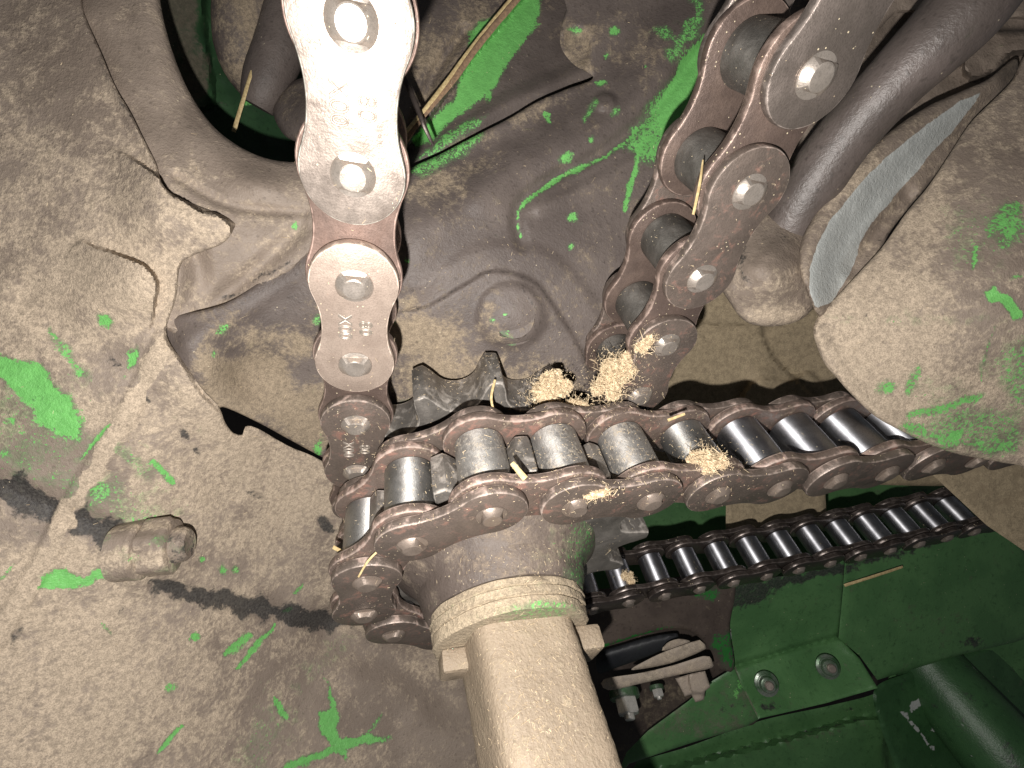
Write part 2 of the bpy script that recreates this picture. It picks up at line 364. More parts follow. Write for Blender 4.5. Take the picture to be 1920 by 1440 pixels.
def lathe_me(name, prof, seg=48, rfun=None, auto=30):
    vs, fs = lathe_vf(prof, seg, rfun); me = mesh_from(name, np.array(vs)*MM, fs); shade_auto(me, auto); return me
def prism_me(name, poly, t, bev=0.5, dome=0.0, auto=40):
    """poly CCW 2-D outline (mm), thickness t centred on z=0 with chamfered rims"""
    p = np.array(poly); n = len(p); tg = np.roll(p, -1, 0)-np.roll(p, 1, 0); tg /= np.linalg.norm(tg, axis=1)[:, None]
    nr = np.stack([tg[:, 1], -tg[:, 0]], 1)
    rings = [(bev, t/2), (bev*0.3, t/2-bev*0.3), (0, t/2-bev), (0, -t/2+bev), (bev*0.3, -t/2+bev*0.3), (bev, -t/2)]
    vs = []
    for off, z in rings:
        q = p-nr*off; vs += [(a, b, z) for a, b in q]
    fs = []
    for j in range(len(rings)-1):
        for i in range(n): fs.append((j*n+(i+1) % n, j*n+i, (j+1)*n+i, (j+1)*n+(i+1) % n))
    fs.append(tuple(range(n))); fs.append(tuple((len(rings)-1)*n+i for i in range(n-1, -1, -1)))
    me = mesh_from(name, np.array(vs)*MM, fs)
    a_ = me.attributes.new('edge', 'FLOAT', 'POINT'); a_.data.foreach_set('value', np.repeat(np.array([0.35, 1, .75, .75, 1, .35], np.float32), n))
    b = bmesh.new(); b.from_mesh(me); bmesh.ops.recalc_face_normals(b, faces=b.faces); b.to_mesh(me); b.free()
    shade_auto(me, auto); return me
def tube(name, pts, radii, mat, parent=None, seg=16, flat=1.0, up=None, step_mm=2.0, jit=0.0):
    """pts 3-D mm; smooth path; radii per point"""
    pts = [np.array(p, float) for p in pts]; n = len(pts); P_ = []; R_ = []
    for i in range(n-1):
        p0, p1, p2, p3 = pts[max(i-1, 0)], pts[i], pts[i+1], pts[min(i+2, n-1)]
        k = max(2, int(np.linalg.norm(p2-p1)/step_mm))
        for j in range(k):
            t = j/k; P_.append(0.5*((2*p1)+(-p0+p2)*t+(2*p0-5*p1+4*p2-p3)*t*t+(-p0+3*p1-3*p2+p3)*t**3)); R_.append(radii[i]*(1-t)+radii[i+1]*t)
    P_.append(pts[-1]); R_.append(radii[-1])
    vs = []; m = len(P_)
    for i in range(m):
        T = nrm(P_[min(i+1, m-1)]-P_[max(i-1, 0)]); u_ = np.array(up if up is not None else [0, -1, 0.001], float); u_ = nrm(u_-T*(u_@T)); w_ = np.cross(T, u_)
        for k in range(seg):
            a = 2*math.pi*k/seg; rr = R_[i]*(1+jit*(rng.random()-.5)); vs.append(P_[i]+(w_*math.cos(a)+u_*math.sin(a)*flat)*rr)
    fs = [(i*seg+k, i*seg+(k+1) % seg, (i+1)*seg+(k+1) % seg, (i+1)*seg+k) for i in range(m-1) for k in range(seg)]
    fs += [tuple(range(seg)), tuple((m-1)*seg+k for k in range(seg-1, -1, -1))]
    return obj_mesh(name, vs, fs, mat, parent)

# ------------------------------------------------------------------ roller chains
def plate_outline(R, w, half, seg=18):
    rho = (half*half+w*w-R*R)/(2*(R-w)); H = w+rho
    a = math.atan2(H, half)                  # tangent angle seen from the right-hand pin centre: pointing to (-half, H)
    pts = []
    a0 = math.pi-a                           # on the right circle the tangent point direction is (−half, H)
    for i in range(seg*2+1):
        t = -a0+(2*a0)*i/(seg*2); pts.append((half+R*math.cos(t), R*math.sin(t)))
    # upper waist from right to left
    b0 = math.atan2(-H, half); b1 = math.atan2(-H, -half)
    for i in range(1, seg):
        t = b0+(b1-b0)*i/seg; pts.append((rho*math.cos(t), H+rho*math.sin(t)))
    for i in range(seg*2+1):
        t = math.pi-a0+(2*a0)*i/(seg*2); pts.append((-half+R*math.cos(t), R*math.sin(t)))
    b0 = math.atan2(H, -half); b1 = math.atan2(H, half)
    for i in range(1, seg):
        t = b0+(b1-b0)*i/seg; pts.append((rho*math.cos(t), -H+rho*math.sin(t)))
    return pts
def chain_meshes(p):
    k = p/25.4; h = p/2
    d = dict(
        outer=prism_me('outer_plate', plate_outline(10.9*k, 8.5*k, h), 3.3*k, 0.75*k),
        inner=prism_me('inner_plate', plate_outline(11.9*k, 9.4*k, h), 3.4*k, 1.0*k),
        roller=lathe_me('roller', [(7.4*k, -9.7*k), (8.1*k, -9.2*k), (8.15*k, 0), (8.1*k, 9.2*k), (7.4*k, 9.7*k)], 40),
    )
    def rf(r, z, a):
        if z > 17.2*k: return min(r, 3.0*k/max(abs(math.cos(a)), 1e-6)) if r > 1 else r
        return r
    d['pin'] = lathe_me('pin', [(3.9*k, -18.2*k), (4.2*k, -17.6*k), (4.2*k, 16.75*k), (4.6*k, 16.9*k), (4.6*k, 17.25*k), (4.45*k, 17.5*k), (2.9*k, 18.75*k), (2.6*k, 18.9*k), (1.8*k, 18.95*k)], 36, rf, 22)
    return d
def build_chain(root, pins, first_outer, ms, mats, k=1.0, closed=False, marks=None, alt=None):
    """pins: 3-D points of the roller centres in order. Parts are children of root, one mesh each."""
    n = len(pins); Z = -N
    for i in range(n-1):
        a, b = np.array(pins[i]), np.array(pins[i+1]); X = b-a; L = np.linalg.norm(X); X = X/L; Zz = nrm(Z - X*(Z@X)); Y = np.cross(Zz, X)
        out = (i % 2 == 0) == first_outer; mid = (a+b)/2; kind = 'outer' if out else 'inner'; off = (15.1 if out else 11.6)*k
        mt = mats[kind] if alt is None or alt(i) is None else alt(i)[kind]
        for sgn in (1, -1):
            me = ms[kind]; o = bpy.data.objects.new(kind+'_plate', me); COL.objects.link(o)
            if not me.materials: me.materials.append(mt)
            o.parent = root; o.matrix_parent_inverse = root.matrix_basis.inverted()
            fr = frame(mid+Zz*off*sgn, X, Y, Zz); fr = fr @ Matrix.Diagonal((L/(25.4*k), 1, 1, 1)); o.matrix_basis = fr
            if mt is not me.materials[0]: o.material_slots[0].link = 'OBJECT'; o.material_slots[0].material = mt
            if marks and sgn == 1 and i in marks:
                txt(marks[i], o, mid+Zz*(off+1.5*k), X, Y, Zz, k)
    for i in range(n):
        c = np.array(pins[i]); j = min(i, n-2); X = nrm(np.array(pins[j+1])-np.array(pins[j])); Zz = nrm(Z - X*(Z@X)); Y = np.cross(Zz, X)
        for kind in ('roller', 'pin'):
            me = ms[kind]; o = bpy.data.objects.new(kind, me); COL.objects.link(o)
            mt = mats[kind] if alt is None or alt(i) is None else alt(i)[kind]
            if not me.materials: me.materials.append(mt)
            o.parent = root; o.matrix_parent_inverse = root.matrix_basis.inverted(); o.matrix_basis = frame(c, X, Y, Zz)
            if mt is not me.materials[0]: o.material_slots[0].link = 'OBJECT'; o.material_slots[0].material = mt
def txt(lines, parent, org, X, Y, Zz, k):
    """letters stamped in a plate, standing a tenth of a millimetre proud of its face"""
    for li, line in enumerate(lines):
        cu = bpy.data.curves.new('stamp', 'FONT'); cu.body = line; cu.size = 4.6*MM*k; cu.align_x = 'CENTER'; cu.align_y = 'CENTER'
        cu.extrude = 0.00006; cu.bevel_depth = 0.00022*k; cu.fill_mode = 'NONE'; cu.resolution_u = 4; cu.space_character = 1.05
        t = bpy.data.objects.new('t', cu); COL.objects.link(t); dg = bpy.context.evaluated_depsgraph_get(); dg.update()
        me = bpy.data.meshes.new_from_object(t.evaluated_get(dg)); bpy.data.objects.remove(t)
        me.name = 'stamped_mark'; me.materials.clear(); me.materials.append(M['mark'])
        o = bpy.data.objects.new('stamped_mark', me); COL.objects.link(o); o.parent = parent; o.matrix_parent_inverse = parent.matrix_basis.inverted()
        # text runs along the link; its tops point to the plate's right edge
        tx, ty = X, np.cross(Zz, X)
        o.matrix_basis = frame(org + ty*(2.6-5.2*li)*k*1.0, tx, ty, Zz)

M['outer_k'] = steel('brown_outer_plate', (0.20, 0.165, 0.145), (0.15, 0.125, 0.108), rust_amt=-0.12, rough=0.42, metal=0.6, bump=.3, dust_amt=0.0)
M['inner_k'] = steel('brown_inner_plate', (0.17, 0.122, 0.10), (0.125, 0.09, 0.076), rust=(0.16, 0.075, 0.052), rust_amt=0.04, rough=0.45, metal=0.5, bump=.3, dust_amt=0.0)
LOWER = dict(outer=M['outer_d'], inner=M['inner_k'], roller=M['roller_k'], pin=M['pin'])
MIDDLE = dict(outer=steel('tan_outer_plate', (0.36, 0.285, 0.235), (0.29, 0.225, 0.185), rust=(0.22, 0.125, 0.09), rust_amt=.02, rough=.5, metal=.4, bump=.3, dust_amt=.06), inner=M['inner'], roller=M['roller_k'], pin=M['pin'])
RIGHT = dict(outer=M['outer_k'], inner=M['inner_k'], roller=M['roller_k'], pin=M['pin'])
# chain A: the tall loop hanging down into the rear sprocket
cA = 121.5; RA = 25.4/2/math.sin(math.pi/12)
left_y = [193.0, 167.2, 141.2] + [115.0, 88.0, 61.8, 36.0, 10.4]
pinsA = [pl(-48.6, y, cA) for y in left_y]
a_s, a_e = math.radians(168), math.radians(360)
for j in range(1, 7): a = a_s+(a_e-a_s)*j/7; pinsA.append(pl(RA*math.cos(a), RA*math.sin(a), cA))
ry = [1.3, 26.7, 52.1, 75.6, 100.3, 125.6, 151.2, 176.6, 202]
rx = [49, 48.9, 48.8, 48.0, 47.4, 47.2, 47.8, 48.0, 48.2]
pinsA += [pl(x, y, cA) for x, y in zip(rx, ry)]
# the pin heads were measured on the near face: same in-plane positions
msA = chain_meshes(25.4)
rootA = empty('roller_chain', pl(-48, 0, cA), 'large rusty roller chain hanging in two strands above the bare sprocket teeth, pins facing us', 'roller chain', 'large roller chains')
build_chain(rootA, pinsA, True, msA, dict(outer=M['outer'], inner=M['inner'], roller=M['roller_k'], pin=M['pin']), alt=lambda i: LOWER if 5 <= i <= 18 else (RIGHT if i > 18 else (MIDDLE if i in (3, 4) else None)), marks={2: ['80', 'X00'], 4: ['80', 'X00'], 6: ['80', 'X00']})

# chain B: in front, lying over the near sprocket and running off to the right
cB = 84.3; cxB, cyB, RB = 7.5, -11.0, 25.4/2/math.sin(math.pi/13)
aB0 = math.radians(81.5); stB = 2*math.pi/13
pinsB = []
for j in range(9, -1, -1):
    if j > 8: continue
    a = aB0+stB*j; pinsB.append(pl(cxB+RB*math.cos(a), cyB+RB*math.sin(a), cB))
base = pinsB[-1]
tgt = np.array([24.3, 7.2, 0.78]); tgt = nrm(tgt)*25.4
for j in range(1, 10):
    p = base + tgt*j; p = p + np.array([0, 0, -1.6*math.sin(math.pi*min(j, 6)/6)]); pinsB.append(p)
nB = len(pinsB)
rootB = empty('roller_chain', pl(cxB, cyB+RB, cB), 'large chaff-littered roller chain wrapped round the dusty shaft hub and running off to the right', 'roller chain', 'large roller chains')
M['pin_d'] = steel('dull_pin_head', (0.30, 0.24, 0.20), (0.22, 0.175, 0.145), rust_amt=-.1, rough=.42, metal=.55, dust_amt=.04)
DUSTY = dict(outer=M['outer_d'], inner=M['inner_d'], roller=M['roller_d'], pin=M['pin_d'])
CLEAN = dict(outer=M['outer_d'], inner=M['inner_d'], roller=M['roller'], pin=M['pin_d'])
M['roller_m'] = steel('dust_caked_roller', (0.5, 0.48, 0.45), (0.34, 0.32, 0.3), rust_amt=-0.3, rough=0.55, metal=0.8, bump=0.3, dust=(0.36, 0.295, 0.21), dust_amt=0.24, aniso=.7)
CAKED = dict(outer=M['outer_d'], inner=M['inner_d'], roller=M['roller_m'], pin=M['pin_d'])
build_chain(rootB, pinsB, True, msA, CLEAN, alt=lambda i: CAKED if 7 <= i <= 9 else (DUSTY if 5 <= i <= 10 else CLEAN))

# chain C: smaller, farther, lower right
k60 = 19.05/25.4
msC = chain_meshes(19.05)
for me_ in msC.values(): me_.name = 'small_'+me_.name
pinsC = []
for j in range(-3, 17):
    d = 233+3.3*j; u = 960+(202+68.8*j)/(1+.0141*j); v = 720+(362-7.7*j)/(1+.0141*j); pinsC.append(P(u, v, d) + np.array([0, 0, -1.2*math.sin(math.pi*max(0, min(j, 11))/11)]))
rootC = empty('roller_chain', pinsC[3], 'smaller oily roller chain with polished rollers crossing the dark green panels at lower right', 'roller chain')
build_chain(rootC, pinsC, True, msC, dict(outer=M['outer_c'], inner=M['outer_c'], roller=M['roller'], pin=M['outer']), k=k60)

# ------------------------------------------------------------------ sprockets
def sprocket_outline(Nt, pitch, rr, ro, rot):
    Rp = pitch/2/math.sin(math.pi/Nt); pts = []
    for i in range(Nt):
        ac = rot+2*math.pi*i/Nt; c = np.array([Rp*math.cos(ac), Rp*math.sin(ac)])
        # seat arc round the roller
        for t in np.linspace(-62, 62, 13):
            a = ac+math.pi-math.radians(t); pts.append(c+rr*np.array([math.cos(a), math.sin(a)]))
        # flank to the tip
        at = ac+math.pi/Nt
        e = pts[-1]; tip = ro*np.array([math.cos(at), math.sin(at)])
        tg = np.array([-math.sin(at), math.cos(at)])
        p1 = tip - tg*2.2*pitch/25.4; p2 = tip+tg*2.2*pitch/25.4
        for q in (0.35, 0.7): 
            m_ = e*(1-q)+p1*q; m_ = m_ + nrm(m_)*0.9*math.sin(math.pi*q); pts.append(m_)
        pts.append(p1); pts.append(tip+nrm(tip)*0.25); pts.append(p2)
        ac2 = ac+2*math.pi/Nt; c2 = np.array([Rp*math.cos(ac2), Rp*math.sin(ac2)]); a = ac2+math.pi+math.radians(62)
        e2 = c2+rr*np.array([math.cos(a), math.sin(a)])
        for q in (0.3, 0.65):
            m_ = p2*(1-q)+e2*q; m_ = m_ + nrm(m_)*0.9*math.sin(math.pi*q); pts.append(m_)
    return pts
def sprocket(label, cx, cy, c, Nt, pitch, rot, width, hubs, mat, group):
    ro = pitch*(0.6+1/math.tan(math.pi/Nt))/2 - 1.8*pitch/25.4
    k = pitch/25.4
    root = empty('sprocket', pl(cx, cy, c), label, 'sprocket', group)
    me = prism_me('toothed_wheel', sprocket_outline(Nt, pitch, 8.1*k, ro, rot), width, 1.3*k)
    o = link('toothed_wheel', me, mat, root); o.matrix_basis = frame(pl(cx, cy, c), EX, EY, -N)
    return root
rootSA = sprocket('dark toothed sprocket behind the front chain, chaff lodged between its bare teeth', 0.5, -4.6, cA, 12, 25.4, math.radians(168), 17.5, None, M['sprocket'], 'large sprockets')
rootSB = sprocket('near sprocket on the dusty shaft, its teeth showing between the rollers of the front chain', cxB, cyB, cB, 13, 25.4, aB0, 14.6, None, M['sprocket'], 'large sprockets')
cxC, cyC = 0, 0
# hub of the near sprocket: a lathe turned about the shaft direction (z' points to us)
def placed(name, me, cx, cy, c, mat, parent): 
    o = link(name, me, mat, parent); o.matrix_basis = frame(pl(cx, cy, c), EX, EY, -N); return o
hub = lathe_me('hub', [(41, -4), (41, 4), (37.5, 8.5), (33.5, 12), (31, 15.5), (30.2, 19.0), (29.6, 20.6), (29.3, 21.4), (28.7, 22.4), (28.4, 23.4), (28.0, 24.4)], 96, lambda r, z, a: r*(1+0.006*math.sin(5*a+z)+0.004*math.sin(13*a)))
placed('hub', hub, cxB-3, cyB-1.5, cB, M['hub'], rootSB)
col = lathe_me('collar_ring', [(26.8, 0), (27.6, .5), (27.6, 2.2), (26.9, 2.5), (26.9, 2.9), (27.5, 3.2), (27.3, 5.4), (26.6, 5.7), (26.6, 6.0), (27.2, 6.4), (27.0, 9.2), (26.2, 10.0)], 96, lambda r, z, a: r*(1+0.012*math.sin(3*a+1+z*.2)+0.006*math.sin(17*a+z)+0.008*math.sin(7*a+z*2)))
def paint(me, fn, at='green'):
    co = np.array([v.co[:] for v in me.vertices])/MM; a_ = me.attributes.get(at) or me.attributes.new(at, 'FLOAT', 'POINT'); a_.data.foreach_set('value', fn(co[:, 0], co[:, 1], co[:, 2]).astype(np.float32))
def hub_green(x, y, z):
    a = np.degrees(np.arctan2(y, x)); return np.clip(.36*np.exp(-((a-35)/38)**2)+.04*(np.abs(z-21.5) < 2), 0, 1)
paint(hub, hub_green); paint(hub, lambda x, y, z: .5+0*x, 'dust'); paint(col, lambda x, y, z: np.clip(.46*np.exp(-((np.degrees(np.arctan2(y, x))-80)/38)**2)*(z > 8.0)+.16*(np.abs(z-3) < .8), 0, 1)); paint(col, lambda x, y, z: .5+0*x, 'dust')
rootCol = empty('locking_collar', pl(cxB, cyB, 56), 'dust caked locking collar with two square lugs clamped round the shaft against the hub', 'collar')
placed('collar_ring', col, cxB-3, cyB-1.5, 60.0, M['shaft'], rootCol)
def lug(cx, cy, c, w, h, t, ang=0):
    p = [(-w/2, -h/2), (w/2, -h/2), (w/2, h/2), (-w/2, h/2)]; q = []
    for i in range(4):
        a = np.array(p[i]); b = np.array(p[(i+1) % 4])
        for t_ in np.linspace(0, 1, 8)[:-1]:
            q.append(a*(1-t_)+b*t_)
    q = np.array(q); q = q*(1-0.06*(np.abs(q[:, :1]/w*2)**6*np.abs(q[:, 1:]/h*2)**6))
    q = [(math.cos(ang)*a-math.sin(ang)*b, math.sin(ang)*a+math.cos(ang)*b) for a, b in q]
    me = prism_me('lug', q, t, 1.2); placed('lug', me, cx, cy, c, M['shaft'], rootCol)
lug(cxB-22, cyB-6, 46.5, 11, 11, 7); lug(cxB+20, cyB-3, 46.0, 15, 16, 8)
# the shaft
def sq(r, z, a):
    n_ = 5.0; a = a+math.radians(4); return r/((abs(math.cos(a))**n_+abs(math.sin(a))**n_)**(1/n_))*(1+0.004*math.sin(9*a+z*0.3)+0.005*math.sin(z*0.9+a*3))
sh = lathe_me('shaft', [(17.3, -120), (17.3, 0)]+[(17.3, z) for z in np.arange(6, 60, 2.0)]+[(17.3, 66)], 72, sq)
rootSh = link('drive_shaft', sh, M['shaft']); shz = nrm(-N+EX*.085); shx = nrm(EX-shz*(EX@shz)); rootSh.matrix_basis = frame(pl(cxB-3.4, cyB-1, 62), shx, np.cross(shz, shx), shz)
tag(rootSh, 'thick dust covered shaft coming out of the collar toward the bottom edge', 'shaft')

# ------------------------------------------------------------------ the castings and sheets around
def field(cp):
    """smooth depth through control points (thin plate on 1/depth)"""
    A = np.array(cp, float); X = A[:, :2]/1000; y = 1/A[:, 2]; n = len(A)
    r = np.hypot(X[:, None, 0]-X[None, :, 0], X[:, None, 1]-X[None, :, 1]); K = np.where(r > 0, r*r*np.log(r+1e-12), 0)+np.eye(n)*3e-5
    Pm = np.c_[np.ones(n), X]; L = np.zeros((n+3, n+3)); L[:n, :n] = K; L[:n, n:] = Pm; L[n:, :n] = Pm.T
    w = np.linalg.solve(L, np.r_[y, 0, 0, 0])
    def f(u, v):
        u = np.asarray(u, float)/1000; v = np.asarray(v, float)/1000; s = w[n]+w[n+1]*u+w[n+2]*v
        for i in range(n):
            r = np.hypot(u-X[i, 0], v-X[i, 1]); s = s+w[i]*np.where(r > 0, r*r*np.log(r+1e-12), 0)
        return 1/s
    return f
def solo(name, label, cat, outline, D, mat, masks=None, group=None, **k):
    o = relief(name, outline, D, mat, masks, **k); return tag(o, label, cat, group)

# --- machine shell far behind (dark, closes the gaps)
o = relief('machine_shell', [(-400, -400), (2300, -400), (2300, 1850), (-400, 1850)], depth_of(lambda u, v: 520+0*u, [rough(14, 260, 3)]), M['greasy'], None, dust0=0.2, step_px=60, thick=8, edge=0, spline=False)
tag(o, kind='structure')

# --- left gearbox casting
HF = field([(0, 0, 146), (150, 0, 146), (250, 250, 144), (320, 400, 144), (0, 500, 140), (300, 620, 146), (380, 700, 152), (430, 800, 170), (500, 850, 190), (610, 900, 212), (610, 1150, 226), (860, 1200, 258), (930, 1470, 250), (600, 1440, 210), (300, 1440, 168), (0, 1440, 142), (300, 1100, 168), (0, 1000, 142)])
tongA = [(135, 462), (180, 464), (230, 480), (275, 500), (295, 530), (293, 552), (270, 640), (180, 690), (60, 620)]
tongB = [(318, 362), (345, 375), (380, 398), (405, 400), (425, 412), (436, 436), (425, 470), (350, 530), (200, 540), (100, 420), (180, 280), (290, 325)]
hfe = [rough(1.6, 420, 11), rough(0.6, 130, 12), rough(0.16, 36, 13),
       step(tongA, 8, 6, [((110, 500), (270, 500)), ((200, 640), (200, 525))]), step(tongB, 7, 6, [((330, 500), (350, 400)), ((190, 400), (310, 400))]),
       ridge([(308, 640), (245, 765), (135, 945), (70, 1070), (-20, 1215)], 26, .7, False, .55), ridge([(312, 632), (350, 690), (378, 735), (412, 768)], 7, -1.8),
       ridge([(60, 560), (150, 640), (240, 690), (330, 800), (420, 920)], 60, -1.6), ridge([(-20, 900), (100, 950), (215, 1000)], 40, -1.5),
       ridge([(290, 1095), (400, 1122), (520, 1150), (640, 1165)], 26, -1.3), bump(290, 1050, 110, 90, 3.0), ridge([(200, 120), (245, 215), (300, 330)], 22, 1.0),
       ridge([(620, 1180), (760, 1240), (880, 1330)], 80, -5)]
G = lambda *a, **k: ('green', mk_line(*a, **k)); GP = lambda *a, **k: ('green', mk_poly(*a, **k)); GB = lambda *a, **k: ('green', mk_blob(*a, **k))
DK = lambda *a, **k: ('dark', mk_line(*a, **k)); DB = lambda *a, **k: ('dark', mk_blob(*a, **k))
DU = lambda *a, **k: ('dust', mk_line(*a, **k), 'add'); DUB = lambda *a, **k: ('dust', mk_blob(*a, **k), 'add')
hm = [GP([(-20, 665), (0, 670), (75, 680), (97, 722), (132, 745), (152, 790), (142, 832), (105, 815), (72, 790), (60, 768), (0, 715), (-20, 700)], 20, 0.95),
      GB(198, 600, 13, 13, .8), GB(248, 675, 9, 20, .8, 25), G([(205, 795), (172, 835), (150, 862)], 5, .75), G([(285, 865), (305, 885), (325, 910)], 7, .72), GB(190, 925, 26, 18, .52),
      GP([(58, 1108), (72, 1082), (110, 1068), (150, 1080), (190, 1070), (205, 1035), (211, 1046), (196, 1087), (140, 1102)], 12, .95),
      GB(365, 1195, 8, 8, .9), G([(425, 1228), (470, 1190)], 8, .75), G([(445, 1253), (515, 1170)], 5, .85), G([(296, 1410), (341, 1361)], 5, .9), G([(515, 1308), (536, 1345)], 7, .85),
      GP([(612, 1272), (620, 1290), (632, 1340), (642, 1380), (662, 1384), (700, 1380), (738, 1387), (700, 1396), (650, 1404), (648, 1425), (632, 1412), (600, 1424), (560, 1440), (515, 1452), (540, 1432), (590, 1412), (622, 1396), (600, 1375), (596, 1330), (616, 1330)], 9, .85), G([(690, 1375), (716, 1338)], 5, .55),
      G([(555, 1112), (568, 1092)], 5, .62), GB(418, 1068, 8, 8, .66), GB(442, 1068, 8, 6, .66), GB(379, 1049, 5, 5, .8), G([(525, 1148), (545, 1142)], 5, .7), G([(97, 625), (150, 690), (160, 705)], 12, .5), GB(150, 700, 14, 9, .62),
      GB(20, 790, 14, 10, .5), G([(0, 1090), (25, 1060)], 10, .5), GB(10, 850, 14, 14, .5), G([(208, 1190), (190, 1170)], 6, .5), GB(320, 1290, 10, 12, .5), G([(560, 1290), (610, 1230), (640, 1200)], 30, .20), G([(470, 1420), (520, 1340)], 60, .24), G([(215, 840), (280, 880)], 30, .36), G([(100, 900), (300, 980)], 60, .30), GB(60, 800, 120, 90, .30),
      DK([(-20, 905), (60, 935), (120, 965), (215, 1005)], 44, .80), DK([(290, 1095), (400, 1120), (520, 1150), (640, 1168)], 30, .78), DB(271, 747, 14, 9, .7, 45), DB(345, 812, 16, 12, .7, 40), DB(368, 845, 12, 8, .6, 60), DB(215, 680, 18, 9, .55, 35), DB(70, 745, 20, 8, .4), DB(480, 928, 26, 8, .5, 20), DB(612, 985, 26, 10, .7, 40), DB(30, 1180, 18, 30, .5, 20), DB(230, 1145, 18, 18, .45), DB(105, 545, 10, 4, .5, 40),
      DK([(185, 110), (215, 175), (245, 220)], 6, .45), DK([(640, 1180), (780, 1215), (880, 1290)], 44, .30),  # first dark line is shade painted into the crease beside the opening frame
      DUB(250, 690, 70, 70, -.2), DUB(110, 870, 120, 80, -.22), DUB(170, 960, 90, 50, -.15), DUB(60, 960, 90, 60, -.15), DU([(308, 640), (245, 765), (135, 945), (70, 1070), (-20, 1215)], 18, 1.5), ('dark', mk_line([(308, 640), (245, 765), (135, 945), (70, 1070), (-20, 1215)], 22, 1.4), 'min'), ('green', mk_line([(308, 640), (245, 765), (135, 945), (70, 1070), (-20, 1215)], 22, 1.4), 'min'), DUB(200, 545, 140, 90, .18), DUB(520, 930, 90, 60, .16), DUB(430, 780, 60, 50, .15), DUB(150, 1250, 170, 140, .10), DUB(100, 60, 240, 200, -.30), DUB(640, 1320, 190, 150, -.26), DUB(820, 1400, 120, 120, -.22), DUB(120, 850, 130, 60, -.18), DUB(420, 1180, 130, 60, -.12), DUB(250, 690, 60, 50, -.14), DUB(60, 400, 120, 90, -.08)]
cast_ol = [(-70, -70), (130, -70), (158, 25), (190, 100), (215, 160), (245, 212), (268, 258), (292, 305), (318, 360), (430, 410), (437, 432), (415, 458), (360, 480), (338, 500), (330, 560), (312, 625), (345, 680), (378, 728), (410, 762), (422, 792), (438, 812), (455, 815), (460, 800), (482, 803), (540, 836), (612, 870), (720, 960), (860, 1060), (960, 1180), (990, 1500), (400, 1520), (-70, 1520), (-70, 700)]
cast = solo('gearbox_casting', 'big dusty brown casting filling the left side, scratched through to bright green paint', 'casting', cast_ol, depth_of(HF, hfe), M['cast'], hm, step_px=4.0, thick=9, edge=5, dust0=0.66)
# bolt on the casting
ax = nrm([0.93, 0.22, 0.06])
def basis(z, up=(0, 0, 1)):
    z = nrm(z); x = np.cross(up, z); x = nrm(x); return x, np.cross(z, x), z
def at_axis(name, me, p, z, mat, parent, rot=0.0):
    o = link(name, me, mat, parent); x, y, zz = basis(z); c, s_ = math.cos(rot), math.sin(rot)
    o.matrix_basis = frame(np.array(p), x*c+y*s_, -x*s_+y*c, zz); return o
def hexf(R): return lambda r, z, a: r if r < R*.5 else min(r, R*.866/max(abs(math.cos(((a+math.pi/6) % (math.pi/3))-math.pi/6)), 1e-6))
bz = ax; bp = P(256, 1031, 157)
wob = lambda r, z, a: r*(1+.03*math.sin(2*a+z)+.025*math.sin(5*a+2*z))
b1 = at_axis('bolt_head', lathe_me('bolt_head', [(9.9, -5), (10.2, 1.5), (9.4, 2.4), (8.4, 2.7), (8.6, 3.2), (9.9, 3.6), (9.9, 10.2), (8.7, 11.4), (7.2, 11.8)], 60, lambda r, z, a: wob(min(r, 8.9/max(abs(math.cos(((a+math.pi/6) % (math.pi/3))-math.pi/6)), 1e-6)) if z > 3.4 else r, z, a)*1.0), bp, bz, M['cast'], cast)
at_axis('threaded_end', lathe_me('threaded_end', [(5.8, 9), (6.2, 13.0), (5.8, 15.2), (4.6, 16.2), (2.4, 16.0)], 30, wob), bp+bz*0, bz, M['greasy'], b1)

for q_ in (b1, b1.children[0]): paint(q_.data, lambda x, y, z: .45+.35*np.sin(x*.5+y*.4)+0*z, 'dust'); paint(q_.data, lambda x, y, z: .08+.2*np.sin(y*.6+z*.5)+0*z, 'green')
b1.children[0].data.materials[0] = M['cast']; paint(b1.children[0].data, lambda x, y, z: .42+.1*np.sin(x), 'dark')
# --- rim plate with the big opening
h_ = lambda u, v, e: (u, v, float(HF(np.float64(u), np.float64(v)))+e)
RF = field([(120, -40, 152), h_(130, 100, 7), h_(200, 300, 7), h_(250, 480, 7), h_(270, 590, 6), h_(158, 25, 2), h_(215, 160, 2), h_(268, 258, 1.8), h_(305, 335, 1.3), h_(430, 425, 1.2), h_(345, 505, .8), h_(334, 560, .8), h_(322, 622, .8), (290, 0, 156), (350, 200, 156), (545, 310, 162), (430, 330, 154), (565, 430, 157), (760, 330, 168), (400, 560, 156), (760, 420, 166)])
rim_ol = [(60, -70), (297, -70), (300, 0), (318, 80), (350, 163), (392, 228), (438, 268), (490, 294), (545, 304), (620, 302), (700, 292), (748, 300), (770, 370), (768, 430), (640, 470), (580, 480), (540, 512), (470, 548), (410, 585), (360, 618), (320, 622), (270, 560), (240, 380), (140, 100)]
